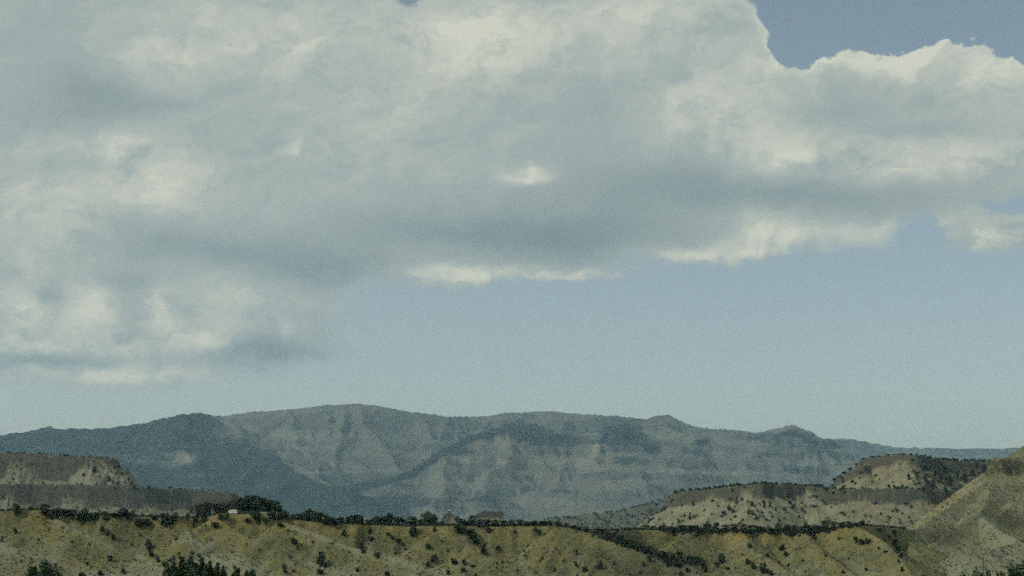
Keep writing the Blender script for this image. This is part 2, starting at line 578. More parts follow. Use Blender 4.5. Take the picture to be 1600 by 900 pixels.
def rim(X, Y):
    px = 800 + F * X / Y
    R = np.interp(px, RPX, RY)
    R = R + 5.0 * fbm(X / 26, 0 * X + 3.3, 3, 21) + 2.2 * perlin(X / 7, 0 * X, 9)
    H = (HY - np.interp(px, RPX, RPY)) / F * np.interp(px, RPX, RY)
    return R, H


def c3(pts, base=1000.0, py0=806, g=1.62):
    """crest of a spur: comes forward as it comes down"""
    out_ = []
    for q in pts:
        px, py = q[:2]
        Y = q[2] if len(q) > 2 else base - (py - py0) / 2.8 * g
        out_.append(W3(px, py, Y))
    return out_


SPURS = [
    (c3([(-260, 796), (-120, 838), (60, 905)]), 0.62, 0.12, 9, 31),
    (c3([(-60, 798), (20, 826), (110, 868), (200, 915)]), 0.66, 0.13, 8, 32),
    (c3([(-40, 848, 955), (25, 855, 950), (62, 870, 945), (80, 888, 940), (92, 915, 930)]), 0.55, 0.15, 8, 33),
    (c3([(66, 798), (110, 822), (175, 855), (262, 897), (300, 918)]), 0.62, 0.13, 8, 34),
    (c3([(285, 812), (300, 838), (345, 872), (410, 905)]), 0.60, 0.14, 9, 36),
    (c3([(335, 808), (385, 838), (450, 872), (530, 912)]), 0.62, 0.14, 8, 37),
    (c3([(440, 814), (530, 845), (590, 870), (650, 897), (700, 920)]), 0.58, 0.13, 9, 38),
    (c3([(690, 823), (735, 850), (800, 880), (880, 915)]), 0.62, 0.13, 9, 40),
    (c3([(872, 821), (960, 843), (1010, 861), (1050, 882), (1088, 905), (1120, 925)]), 0.66, 0.18, 9, 42),
    (c3([(1080, 829, 1120), (1050, 850, 1080), (1070, 880, 1045), (1120, 920, 1000)]), 0.5, 0.2, 9, 43),
    (c3([(1160, 831, 1115), (1180, 860, 1070), (1230, 890, 1035), (1270, 920, 1005)]), 0.55, 0.14, 8, 44),
    (c3([(1255, 830, 1105), (1285, 862, 1060), (1340, 900, 1020), (1370, 920, 1000)]), 0.58, 0.13, 8, 45),
    (c3([(1396, 829, 1160), (1420, 846, 1130), (1440, 868, 1100), (1450, 905, 1070)]), 0.45, 0.2, 8, 47),
    (c3([(1340, 822, 1090), (1375, 842, 1065), (1405, 866, 1040), (1425, 900, 1010)]), 0.60, 0.2, 8, 46),
]


def hill_h(X, Y):
    R, H = rim(X, Y)
    d = R - Y
    d = d + 1.2 * perlin(X / 5, Y / 12, 51)
    top = H + 0.004 * np.maximum(-d, 0) + 0.35 * fbm(X / 14, Y / 14, 3, 3) - 1.2 * sst(-d, 20, 90)
    face = H - 1.18 * np.maximum(d, 0) - 3.0 * sst(d, 0, 16) + 1.2 * fbm(X / 14, Y / 40, 3, 4)
    z = np.where(d > 0, face, top)
    sp = ridge_max(X, Y, SPURS)
    sp = np.minimum(sp, H + 0.2)
    # smooth union
    k = 1.6
    hh = np.clip(0.5 + 0.5 * (sp - z) / k, 0, 1)
    zz = z * (1 - hh) + sp * hh + k * hh * (1 - hh)
    z = np.where(d > 0, zz, z)
    z = z + 0.30 * fbm(X / 3.4, Y / 3.4, 3, 8) * sst(d, -4, 6)
    # back of the terrace falls below the far valley
    z = z - 40 * sst(Y, 3150, 3500) - 6 * sst(Y, 1900, 3100)
    foot = -18.3
    return np.maximum(z, foot - 3 + 0 * z)


def hill_attrs(X, Y, Z):
    R, H = rim(X, Y)
    d = R - Y
    sp = ridge_max(X, Y, SPURS)
    n = fbm(X / 20, Y / 20, 3, 61)
    down = (H - Z)
    pale = sst(down + n * 16, 22, 36) * 0.6 + 0.35 * sst(fbm(X / 10, Y / 18, 3, 62) + 0.012 * down, 0.30, 0.5)
    px = 800 + F * X / Y
    py = HY - F * Z / Y
    left = sst(190 - px, 0, 60)
    # pale clay mound at the lower left, ribs of pale clay low on three spurs
    mound = np.exp(-((px - 40) / 60) ** 2 - ((py - 868) / 20) ** 2)
    for (x0, y0, x1, y1, wd) in [(205, 862, 262, 897, 4), (480, 880, 540, 900, 5), (560, 862, 700, 900, 6), (0, 852, 80, 882, 5), (300, 845, 350, 878, 8), (90, 815, 180, 858, 3), (450, 822, 560, 862, 4), (960, 845, 1085, 903, 3), (300, 875, 380, 880, 12)]:
        L2 = (x1 - x0) ** 2 + (y1 - y0) ** 2
        tt = np.clip(((px - x0) * (x1 - x0) + (py - y0) * (y1 - y0)) / L2, 0, 1)
        dd = np.hypot(px - x0 - tt * (x1 - x0), py - y0 - tt * (y1 - y0))
        pale = pale + 0.9 * np.exp(-(dd / wd) ** 2)
    pale = np.clip(pale + mound * 0.5, 0, 1) * sst(d, 0, 8)
    cap = np.exp(-((down - 1.8) / 4.6) ** 2)
    oc = 0
    for (cx, sg, wt) in [(5, 25, .5), (100, 16, .9), (235, 22, .5), (300, 34, 1.0), (395, 40, .7), (455, 30, .6), (530, 30, .4), (600, 30, .5), (680, 30, .5), (770, 26, .5), (1140, 30, 1.5), (1200, 34, 1.2), (1300, 34, 1.0), (330, 60, .6), (1370, 26, .5)]:
        oc = oc + wt * np.exp(-((px - cx) / sg) ** 2)
    ochre = np.clip(oc * cap * 1.1 + 0.45 * sst(fbm(X / 16, Y / 26, 3, 63), 0.1, 0.45) * sst(12 - down, -8, 8), 0, 1) * sst(d, -3, 2)
    scrub = sst(-d, 2, 14) * 0.8 + 0.6 * sst(fbm(X / 12, Y / 12, 3, 64), 0.15, 0.45)
    scrub = scrub + 0.7 * sst(px, 900, 960) * sst(1130 - px, 0, 80) * sst(down, 8, 20)
    return dict(pale=pale, ochre=ochre, scrub=np.clip(scrub, 0, 1))


rows = np.concatenate([np.arange(880, 935, 2.4), np.arange(935, 1140, 1.0), np.arange(1140, 1240, 3.0), np.arange(1240, 3500, 45.0)])
HILL = Land('hillside', rows, -0.345, 0.345, 760, hill_h, M_slope, hill_attrs, 'olive and ochre badland slope with eroded spurs under the flat terrace rim')

# ------------------------------------------------------------------ tan hill at the right edge
GR = [
    (c3([(1900, 560, 1420), (1720, 640, 1360), (1600, 697, 1330), (1560, 721, 1310), (1551, 746, 1300), (1500, 780, 1265), (1440, 822, 1215), (1408, 848, 1160), (1390, 880, 1120), (1385, 920, 1090)]), 0.74, 0.08, 16, 71),
    (c3([(1556, 748, 1300), (1545, 770, 1262), (1530, 800, 1215), (1490, 826, 1180), (1420, 868, 1125), (1400, 905, 1090)]), 0.66, 0.16, 12, 72),
    (c3([(1640, 735, 1300), (1600, 770, 1250), (1535, 806, 1205), (1570, 832, 1170), (1620, 858, 1130), (1690, 890, 1090)]), 0.66, 0.18, 12, 73),
    (c3([(1590, 850, 1120), (1540, 858, 1105), (1480, 872, 1095), (1440, 895, 1080)]), 0.55, 0.25, 10, 74),
    (c3([(1800, 700, 1300), (1740, 780, 1220), (1700, 840, 1160), (1680, 900, 1100)]), 0.55, 0.18, 14, 75),
    (c3([(1520, 868, 1090), (1560, 880, 1080), (1590, 905, 1060)]), 0.5, 0.18, 9, 76),
]


def rhill_h(X, Y):
    z = ridge_max(X, Y, GR)
    bw = lambda cx, cy, Yc, r_, dp: dp * np.exp(-((X - (cx - 800) / F * Yc) / r_) ** 2 - ((Y - Yc) / (r_ * 1.6)) ** 2)
    z = z - bw(1478, 845, 1140, 12, 7) - bw(1590, 820, 1210, 16, 8)
    z = z + 1.2 * fbm(X / 22, Y / 22, 4, 81) + 0.6 * (ridged(X / 9, Y / 16, 3, 87) - 0.5) + 0.35 * fbm(X / 4, Y / 4, 2, 82)
    # a resistant bed makes a small cliff between two levels
    lo, hi = 54.0, 67.0
    t = (z - lo) / (hi - lo)
    st = sst(t, 0.30, 0.62)
    n = perlin(X / 9, Y / 9, 83) * 0.12
    z = np.where((t > 0) & (t < 1) & (800 + F * X / Y > 1538 + 6 * n * 8), lo + (hi - lo) * sst(t + n * np.sin(np.clip(t, 0, 1) * math.pi), 0.28, 0.66), z)
    return np.maximum(z, -21)


def rhill_attrs(X, Y, Z):
    px = 800 + F * X / Y
    py = HY - F * Z / Y
    pale = 0.45 * sst(py + 10 * fbm(X / 25, Y / 25, 3, 84), 838, 872) + 0.45 * sst(fbm(X / 20, Y / 20, 4, 85), 0.1, 0.4)
    pale = pale + 0.8 * np.exp(-((px - 1483) / 14) ** 2 - ((py - 806 - (px - 1483) * -0.5) / 5) ** 2) + 0.7 * np.exp(-((px - 1585) / 14) ** 2 - ((py - 786 - (px - 1585) * -0.3) / 3) ** 2)
    for (x0, y0, x1, y1, wd) in [(1422, 838, 1478, 866, 4), (1478, 866, 1512, 846, 4), (1530, 812, 1605, 862, 6), (1478, 868, 1450, 898, 6), (1500, 872, 1590, 884, 6), (1515, 846, 1535, 815, 5), (1540, 880, 1600, 856, 6), (1425, 850, 1440, 890, 5)]:
        L2 = (x1 - x0) ** 2 + (y1 - y0) ** 2
        tt = np.clip(((px - x0) * (x1 - x0) + (py - y0) * (y1 - y0)) / L2, 0, 1)
        pale = pale + 0.6 * np.exp(-(np.hypot(px - x0 - tt * (x1 - x0), py - y0 - tt * (y1 - y0)) / wd) ** 2)
    oc = 0.8 * np.exp(-((py - (812 - (px - 1440) * 0.75)) / 9) ** 2) * sst(1530 - px, 0, 30) + 0.8 * np.exp(-((px - 1585) / 22) ** 2 - ((py - 852) / 10) ** 2) + 0.5 * sst(706 - py, 0, 10)
    cliffm = ((Z > 55) & (Z < 66.5) & (px > 1538)).astype(float) * 0.75
    bowl = np.exp(-((px - 1478) / 30) ** 2 - ((py - 840) / 13) ** 2) + 0.8 * np.exp(-((px - 1585) / 42) ** 2 - ((py - 815 - (px - 1585) * 0.35) / 14) ** 2)
    scrub = np.clip(bowl * 0.85 + 1.1 * cliffm + 0.3 * sst(fbm(X / 14, Y / 14, 3, 86), 0.1, 0.5), 0, 1)
    pale = np.clip((pale + 0.62) * (1 - 0.8 * cliffm) * (1 - np.clip(bowl, 0, 1) * 0.8), 0, 1)
    return dict(pale=pale, ochre=np.clip(oc, 0, 1), scrub=scrub)


RH = Land('badland_hill', np.concatenate([np.arange(1010, 1330, 1.3), np.arange(1330, 1700, 5.0)]), 0.17, 0.42, 420, rhill_h, M_slope, rhill_attrs, 'tan badland hill with a brown rock band rising at the right edge')


# ------------------------------------------------------------------ mesas
def sdf_poly(X, Y, P):
    d = np.full(X.shape, 1e9)
    inside = np.zeros(X.shape, bool)
    n = len(P)
    for i in range(n):
        ax, ay = P[i]; bx, by = P[(i + 1) % n]
        dx, dy = bx - ax, by - ay
        t = np.clip(((X - ax) * dx + (Y - ay) * dy) / (dx * dx + dy * dy + 1e-9), 0, 1)
        d = np.minimum(d, np.hypot(X - ax - t * dx, Y - ay - t * dy))
        c = ((ay > Y) != (by > Y)) & (X < dx * (Y - ay) / (dy + 1e-12) + ax)
        inside ^= c
    return np.where(inside, -d, d)


def pp(px, Y):
    return ((px - 800.0) / F * Y, Y)


class Mesa:
    """two resistant beds, each a cliff over talus; levels as (polygon, top fn, cliff height, talus cone amplitude, seed)"""
    def __init__(self, tiers, base=14.0, kt=0.72, soft=False):
        self.soft = soft; self.t = tiers; self.base = base; self.kt = kt

    def calc(self, X, Y):
        Z = np.full(X.shape, self.base) + 0.8 * fbm(X / 30, Y / 30, 3, 3)
        cliff = np.zeros(X.shape)
        for (P, topf, hc, amp, seed, cone) in self.t:
            px = 800 + F * X / Y
            d = sdf_poly(X, Y, P)
            d = d + (4 if self.soft else 7) * fbm(X / 40, Y / 40, 3, seed) + (0.9 if self.soft else 1.9) * fbm(X / 17, Y / 22, 4, seed + 3, 0.55)
            top = topf(px) + 0.8 * fbm(X / 20, Y / 20, 3, seed + 7)
            w_ = 11.0 if self.soft else 7.0
            t = np.clip(d / w_, 0, 1)
            ledge = t + 0.13 * np.sin(t * 12.5 + 2.5 * fbm(X / 30, Y / 30, 2, seed + 30))
            rock = top - hc * np.clip(ledge, 0, 1) - self.kt * np.maximum(d - w_, 0)
            rock = np.where(d <= 0, top + 0.01 * np.minimum(-d, 60), rock)
            cn = cone(px) + 0.22 * fbm(X / 28, 0 * X + seed, 3, seed + 9) + 0.10 * ridged(X / 9, Y / 60, 2, seed + 10)
            cn = np.clip(cn, -0.2, 0.95)
            tal = top - hc * (1 - cn) - self.kt * (d - 2.0) * (1 + 0.10 * ridged(X / 13, Y / 70, 2, seed + 12))
            tal = np.where(d > 0.5, tal, -1e6)
            z = np.maximum(rock, tal)
            cl = ((d > -1.5) & (rock > tal) & (d < w_ + 4)).astype(float)
            up = z > Z
            cliff = np.where(up, cl, cliff)
            Z = np.maximum(Z, z)
        return Z, cliff

    def h(self, X, Y):
        z, c = self.calc(X, Y)
        self._c = c
        return z + 0.7 * fbm(X / 7, Y / 7, 3, 5)


def itp(xs, pys, Y):
    xs = np.array(xs, float); pys = np.array(pys, float)
    return lambda px: (HY - np.interp(px, xs, pys)) / F * Y


def cones(lst, base=0.1):
    def f(px):
        r = base + 0 * px
        for (c, wd, h) in lst:
            r = r + h * np.clip(1 - np.abs(px - c) / wd, 0, 1)
        return r
    return f


ML = Mesa([
    ([pp(-330, 2010), pp(60, 2070), pp(200, 2080), pp(300, 2110), pp(360, 2110), pp(372, 2170), pp(366, 2500), pp(-330, 3000)],
     itp([-200, 0, 100, 200, 230, 300, 372], [757, 757, 758, 759, 761, 764, 769], 2085), 25, 0.3, 101,
     cones([(12, 34, .30), (108, 36, .34), (165, 16, .15), (235, 40, .22), (320, 60, .22)], 0.08)),
    ([pp(-330, 2150), pp(-40, 2180), pp(90, 2170), pp(172, 2165), pp(186, 2200), pp(186, 2600), pp(-330, 3000)],
     itp([-200, 0, 60, 100, 150, 190], [707, 708, 710, 713, 716, 720], 2180), 30, 0.3, 102,
     cones([(30, 34, .55), (143, 44, .80), (200, 44, .80)], 0.05)),
], soft=True)
MR = Mesa([
    ([pp(1046, 2330), pp(1062, 2230), pp(1130, 2170), pp(1190, 2130), pp(1260, 2170), pp(1330, 2110), pp(1420, 2090), pp(1500, 2120), pp(1700, 2100), pp(1900, 2600), pp(1500, 3000), pp(1240, 2800)],
     itp([1000, 1046, 1100, 1160, 1200, 1270, 1300, 1500], [768, 767, 764, 759, 757, 760, 766, 768], 2160), 16, 0.3, 111,
     cones([(1110, 40, .3), (1165, 24, .5), (1215, 16, .3), (1262, 30, .5), (1345, 40, .3), (1440, 30, .3)], 0.05)),
    ([pp(1338, 2330), pp(1352, 2270), pp(1400, 2230), pp(1432, 2215), pp(1470, 2290), pp(1530, 2290), pp(1600, 2240), pp(1800, 2300), pp(1800, 2900), pp(1420, 2900)],
     itp([1300, 1330, 1345, 1400, 1450, 1560], [742, 728, 717, 712, 716, 721], 2260), 15, 0.3, 112,
     cones([(1400, 60, .3)], 0.05)),
    ([pp(1306, 2330), pp(1326, 2270), pp(1350, 2240), pp(1380, 2300), pp(1380, 2500), pp(1316, 2500)],
     itp([1290, 1310, 1330, 1345], [750, 742, 734, 728], 2260), 10, 0.3, 113, cones([], 0.0)),
])


def mesa_l_attrs(X, Y, Z):
    px = 800 + F * X / Y
    veg = 0.35 * sst(fbm(X / 25, Y / 25, 3, 121), 0.05, 0.4) + 0.55 * (Z > 98) * (ML._c < 0.5) * (px < 160)
    return dict(cap=((Z > itp([-200, 0, 60, 100, 150, 190], [714, 715, 717, 719, 722, 725], 2180)(px)) & (Z > 95)).astype(float), cliff=ML._c, veg=np.clip(veg, 0, 1), warm=0.4 * sst(fbm(X / 50, Y / 50, 3, 122), 0, 0.5))


def mesa_r_attrs(X, Y, Z):
    px = 800 + F * X / Y
    py = HY - F * Z / Y
    veg = 0.55 * sst(px, 1425, 1450) * sst(Z, 72, 80) + 0.35 * sst(fbm(X / 20, Y / 20, 3, 123), 0.05, 0.4)
    veg = veg + 0.5 * ((Z > 75) & (MR._c < 0.5) & (px < 1290))
    return dict(cliff=MR._c, veg=np.clip(veg, 0, 1), warm=0.35 * sst(px, 1290, 1320) + 0.4 * sst(fbm(X / 50, Y / 50, 3, 124), 0, 0.5))


MESA_L = Land('mesa', np.concatenate([np.arange(2000, 2260, 2.0), np.arange(2260, 3100, 20.0)]), -0.40, -0.125, 520, ML.h, M_mesa_l, mesa_l_attrs, 'stepped grey shale mesa with pale talus cones at the left edge')
MESA_R = Land('mesa', np.concatenate([np.arange(1980, 2400, 2.0), np.arange(2400, 3100, 20.0)]), 0.045, 0.40, 640, MR.h, M_mesa_r, mesa_r_attrs, 'stepped brown capped mesa with dotted tan talus right of centre')

# ------------------------------------------------------------------ wooded bench behind the right mesa
BN = [(c3([(1300, 762, 4950), (1160, 764, 4880), (1060, 773, 4800), (1000, 791, 4680), (945, 801, 4590), (885, 807, 4530), (840, 814, 4500), (700, 822, 4470)]), 0.32, 0.25, 30, 131)]
M_bench = mesa_material('wooded_bench', (0.07, 0.07, 0.05), (0.12, 0.12, 0.085), (0.10, 0.105, 0.07), (0.17, 0.165, 0.11))
BENCH = Land('wooded_bench', np.arange(4250, 5300, 10.0), -0.06, 0.20, 300,
             lambda X, Y: np.maximum(ridge_max(X, Y, BN) + 2.0 * fbm(X / 40, Y / 40, 4, 132), -24),
             M_bench, lambda X, Y, Z: dict(cliff=0 * Z, veg=0.35 + 0.5 * sst(fbm(X / 60, Y / 60, 3, 133), -0.1, 0.3), warm=0 * Z),
             'low wooded bench trailing left behind the right mesa')

# ------------------------------------------------------------------ mountains
def m3(pts):
    return [W3(px, py, Y) for (px, py, Y) in pts]


MT = [
    # main skyline
    (m3([(60, 700, 13600), (200, 672, 13500), (300, 655, 13400), (350, 650, 13300), (400, 643, 13200), (450, 638, 13100), (500, 634, 13000), (560, 630, 13000), (590, 635, 13000), (640, 644, 13050),
         (690, 650, 13100), (750, 650, 13200), (800, 644, 13200), (850, 642, 13200), (900, 646, 13200), (960, 649, 13100), (1000, 655, 13000), (1020, 648, 13000), (1042, 646, 13000), (1058, 655, 13000),
         (1090, 666, 12900), (1130, 671, 12800), (1160, 673, 12800), (1182, 680, 12800), (1204, 672, 12700), (1238, 664, 12600), (1262, 675, 12600), (1284, 688, 12500), (1310, 700, 12400), (1340, 722, 12200), (1380, 760, 12000)]), 0.70, 0.08, 260, 201),
    # left ridge, coloured dark for cloud shade
    (m3([(-500, 700, 11800), (-200, 690, 11800), (0, 684, 11800), (50, 678, 11750), (90, 672, 11700), (130, 675, 11700), (200, 671, 11700), (240, 666, 11700), (262, 656, 11650), (300, 648, 11600), (350, 651, 11500), (366, 668, 11300), (400, 700, 11000),
         (440, 722, 10700), (490, 748, 10400), (540, 768, 10100), (580, 800, 9700)]), 0.70, 0.08, 200, 202),
    (m3([(60, 700, 11500), (130, 730, 10900), (200, 770, 10400)]), 0.70, 0.08, 160, 203),
    (m3([(262, 668, 11500), (290, 712, 10900), (330, 760, 10300), (360, 800, 9800)]), 0.70, 0.08, 160, 204),
    # spurs under the summit
    (m3([(440, 640, 13050), (455, 680, 12500), (500, 730, 11900), (530, 765, 11400)]), 0.70, 0.08, 150, 205),
    (m3([(560, 632, 12950), (590, 690, 12200), (620, 730, 11700)]), 0.70, 0.08, 150, 206),
    (m3([(690, 651, 13000), (690, 700, 12400)]), 0.70, 0.08, 150, 207),
    (m3([(500, 636, 13000), (520, 680, 12400), (560, 730, 11800)]), 0.70, 0.08, 130, 220),
    # front range of buttes
    (m3([(1060, 700, 11300), (1010, 694, 11400), (960, 690, 11500), (900, 692, 11600), (850, 678, 11600), (802, 663, 11600), (770, 672, 11500), (735, 688, 11300), (690, 711, 11000), (655, 735, 10800), (610, 752, 10600), (560, 765, 10400), (520, 780, 10200)]), 0.70, 0.08, 150, 208),
    (m3([(700, 712, 10950), (690, 760, 10400), (680, 800, 10000)]), 0.70, 0.08, 90, 209),
    (m3([(800, 672, 11500), (790, 720, 10900), (770, 760, 10400), (750, 800, 10000)]), 0.70, 0.08, 90, 210),
    (m3([(890, 694, 11500), (880, 740, 10900), (860, 790, 10200)]), 0.70, 0.08, 90, 211),
    (m3([(945, 674, 11450), (975, 668, 11400), (1005, 676, 11380), (1012, 690, 11350)]), 0.95, 0.25, 90, 212),
    (m3([(975, 675, 11350), (985, 720, 10800), (1010, 760, 10300), (1040, 800, 9900)]), 0.48, 0.32, 100, 213),
    (m3([(1072, 690, 11700), (1095, 682, 11700), (1112, 690, 11700)]), 0.8, 0.25, 80, 214),
    (m3([(1095, 688, 11700), (1070, 720, 11200), (1060, 750, 10800)]), 0.70, 0.08, 100, 215),
    (m3([(1240, 668, 12500), (1200, 700, 12000), (1150, 725, 11500), (1100, 750, 11000), (1050, 790, 10500)]), 0.70, 0.08, 130, 216),
    (m3([(1284, 688, 12400), (1270, 725, 11900), (1240, 760, 11300), (1220, 800, 10800)]), 0.70, 0.08, 130, 217),
    (m3([(1310, 702, 12300), (1350, 740, 11800), (1380, 790, 11200)]), 0.70, 0.08, 130, 218),
]


def side_spurs(ridges, step, ln, seed, grade=0.40, flank=0.72):
    rg = np.random.default_rng(seed)
    res = []
    for (pts, k, ga, gs, sd_) in ridges:
        acc = rg.uniform(0, step)
        for (a, b) in zip(pts[:-1], pts[1:]):
            L = math.hypot(b[0] - a[0], b[1] - a[1])
            while acc < L:
                t = acc / L
                p = [a[i] + t * (b[i] - a[i]) for i in range(3)]
                ux, uy = (b[0] - a[0]) / L, (b[1] - a[1]) / L
                for sgn in (-1, 1):
                    nx_, ny_ = -uy * sgn, ux * sgn
                    if ny_ > 0.55: continue
                    bend = rg.uniform(-0.5, 0.5)
                    dx, dy = nx_ + ux * bend, ny_ + uy * bend
                    m_ = math.hypot(dx, dy); dx /= m_; dy /= m_
                    l1 = ln * rg.uniform(0.35, 0.6); l2 = ln * rg.uniform(0.4, 0.8)
                    tw = rg.uniform(-0.35, 0.35)
                    q = (p[0] + dx * l1, p[1] + dy * l1, p[2] - l1 * grade * rg.uniform(0.95, 1.15))
                    r_ = (q[0] + (dx - dy * tw) * l2, q[1] + (dy + dx * tw) * l2, q[2] - l2 * grade * rg.uniform(1.0, 1.25))
                    res.append(([(p[0], p[1], p[2] - 6), q, r_], flank))
                acc += step * rg.uniform(0.6, 1.4)
            acc -= L
    return res


def plain_ridges(X, Y, rl, best):
    for (pts, k) in rl:
        for (a, b) in zip(pts[:-1], pts[1:]):
            # only the part of the grid near the spur is touched
            R0 = 520
            m_ = (X > min(a[0], b[0]) - R0) & (X < max(a[0], b[0]) + R0) & (Y > min(a[1], b[1]) - R0) & (Y < max(a[1], b[1]) + R0)
            if not m_.any(): continue
            x, y = X[m_], Y[m_]
            dx, dy = b[0] - a[0], b[1] - a[1]
            t = np.clip(((x - a[0]) * dx + (y - a[1]) * dy) / (dx * dx + dy * dy), 0, 1)
            d = np.hypot(x - a[0] - t * dx, y - a[1] - t * dy)
            best[m_] = np.maximum(best[m_], a[2] + t * (b[2] - a[2]) - k * d)
    return best


MT2 = side_spurs(MT, 300, 1400, 301, 0.38, 0.90)
MT3 = side_spurs([(p, k, 0, 0, 0) for (p, k) in MT2], 210, 330, 302, 0.50, 0.95)


def mount_h(X, Y):
    wx = X + 110 * fbm(X / 600, Y / 600, 4, 231)
    wy = Y + 90 * fbm(X / 700 + 9, Y / 700, 3, 232)
    z = ridge_max(wx, wy, MT)
    z = plain_ridges(wx, wy, MT2, z)
    z = plain_ridges(wx, wy, MT3, z)
    px = 800 + F * X / Y
    rel = np.clip(1 - np.abs(z - 900) / 1400, 0.2, 1)
    z = z + 30 * (ridged(X / 620, Y / 620, 4, 233) - 0.15) * rel * sst(13000 - Y, -50, 900)
    z = z + 9 * fbm(X / 130, Y / 130, 4, 234)
    # resistant beds, faint steps
    p = 95.0
    q = z / p + 0.25 * fbm(X / 1500, Y / 1500, 2, 236)
    fr = q - np.floor(q)
    stp = (sst(fr, 0.30, 0.72) - fr) * p
    strength = 0.30 * sst(px, 600, 700) * (1 - sst(z, 760, 900)) + 0.05
    z = z + 16 * (ridged(X / 170 + 0.6 * fbm(X / 500, Y / 500, 2, 238), Y / 1100, 3, 237) - 0.2) * sst(z, 900, 650) + 10 * ridged(X / 85, Y / 200, 4, 239, 0.6) * sst(z, 1050, 800)
    z = z + stp * strength
    return np.maximum(z, -60)


def mount_attrs(X, Y, Z):
    px = 800 + F * X / Y
    py = HY - F * Z / Y
    n = fbm(X / 900, Y / 900, 4, 241)
    # the left ridge has cloud shade painted in with forest; its boundary runs from the crest down into the valley
    bx = np.interp(py, [640, 670, 700, 720, 745, 765, 800], [330, 372, 410, 440, 480, 540, 640])
    f = 0.88 * sst(bx + n * 25 - px, -12, 18)
    f = f * (1 - 0.8 * np.exp(-((px - 293) / 15) ** 2 - ((py - 717) / 8) ** 2)) * (1 - 0.6 * np.exp(-((px - 222) / 22) ** 2 - ((py - 722) / 8) ** 2)) * (1 - 0.5 * np.exp(-((px - 260) / 20) ** 2 - ((py - 724) / 7) ** 2))
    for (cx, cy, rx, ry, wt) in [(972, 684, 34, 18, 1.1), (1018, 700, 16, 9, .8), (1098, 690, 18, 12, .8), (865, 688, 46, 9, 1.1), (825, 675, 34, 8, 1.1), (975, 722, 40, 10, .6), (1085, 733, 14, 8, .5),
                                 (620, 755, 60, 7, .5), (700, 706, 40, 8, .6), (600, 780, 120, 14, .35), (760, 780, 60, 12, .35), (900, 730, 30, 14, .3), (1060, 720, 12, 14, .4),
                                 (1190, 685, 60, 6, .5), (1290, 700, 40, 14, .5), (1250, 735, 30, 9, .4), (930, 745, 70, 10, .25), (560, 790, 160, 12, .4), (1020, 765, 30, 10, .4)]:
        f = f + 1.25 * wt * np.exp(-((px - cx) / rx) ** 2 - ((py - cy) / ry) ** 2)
    for (ln, wd, wt) in [([(835, 668), (800, 667), (740, 685), (690, 708), (640, 743), (560, 763), (520, 775)], 5.0, 1.9), ([(1180, 684), (1240, 678), (1290, 700), (1310, 720)], 6, .8), ([(940, 676), (1000, 682), (1022, 702)], 6, .6)]:  # first line: shadow in the crease behind the front range, painted dark
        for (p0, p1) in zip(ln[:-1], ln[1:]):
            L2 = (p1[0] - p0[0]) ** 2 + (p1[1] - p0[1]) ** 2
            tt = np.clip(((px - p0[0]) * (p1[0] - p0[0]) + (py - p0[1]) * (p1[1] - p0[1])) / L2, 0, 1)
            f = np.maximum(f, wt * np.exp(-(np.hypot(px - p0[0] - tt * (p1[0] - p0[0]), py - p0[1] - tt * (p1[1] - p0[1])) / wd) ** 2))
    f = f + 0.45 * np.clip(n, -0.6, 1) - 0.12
    tn = 0
    for (cx, cy, rx, ry, wt) in [(932, 690, 12, 18, .7), (925, 705, 22, 8, .5), (790, 722, 90, 5, .8), (720, 720, 30, 5, .6), (900, 722, 50, 6, .5), (500, 735, 24, 10, .5), (520, 655, 12, 20, .35), (420, 690, 60, 30, .25),
                                 (1050, 735, 40, 12, .5), (1180, 728, 60, 6, .45), (293, 717, 14, 7, .9), (222, 722, 20, 6, .4), (880, 760, 60, 14, .3), (1000, 712, 60, 5, .4), (1130, 745, 40, 10, .35)]:
        tn = tn + 0.75 * wt * np.exp(-((px - cx) / rx) ** 2 - ((py - cy) / ry) ** 2)
    return dict(forest=f, tan=np.clip(tn, 0, 1))


MOUNT = Land('mountain', np.concatenate([np.arange(9300, 13500, 17.0), np.arange(13500, 15500, 60.0)]), -0.345, 0.27, 900, mount_h, M_mount, mount_attrs, 'long hazy mountain range with shade-coloured left ridge and grey buttes')
FR = [
    (m3([(1100, 705, 17500), (1250, 690, 17500), (1310, 686, 17500), (1335, 687, 17500), (1370, 693, 17400), (1410, 699, 17300), (1450, 699, 17200), (1500, 701, 17200), (1560, 701, 17200), (1590, 699, 17200), (1640, 702, 17200), (1900, 712, 17200)]), 0.42, 0.25, 300, 251),
    (m3([(1290, 700, 16500), (1340, 700, 16400), (1380, 706, 16300), (1450, 712, 16200), (1560, 716, 16000), (1700, 720, 16000)]), 0.42, 0.25, 250, 252),
]
FAR = Land('far_ridge', np.arange(15200, 18600, 50.0), 0.08, 0.42, 300, lambda X, Y: np.maximum(ridge_max(X, Y, FR) + 14 * fbm(X / 220, Y / 220, 4, 253), -60),
           M_far, lambda X, Y, Z: dict(forest=0.15 + 0.5 * fbm(X / 900, Y / 900, 3, 254), tan=0 * Z), 'faint blue ridge farthest away at the right')
FL = [(m3([(-500, 690, 15500), (-60, 686, 15500), (0, 682, 15500), (40, 678, 15400), (90, 676, 15400), (150, 690, 15400)]), 0.4, 0.25, 260, 255)]
FARL = Land('far_ridge', np.arange(14200, 16600, 60.0), -0.42, -0.2, 160, lambda X, Y: np.maximum(ridge_max(X, Y, FL) + 10 * fbm(X / 220, Y / 220, 4, 256), -60),
            M_far, lambda X, Y, Z: dict(forest=0.2 + 0 * Z, tan=0 * Z), 'faint ridge line behind the left end of the mountain')

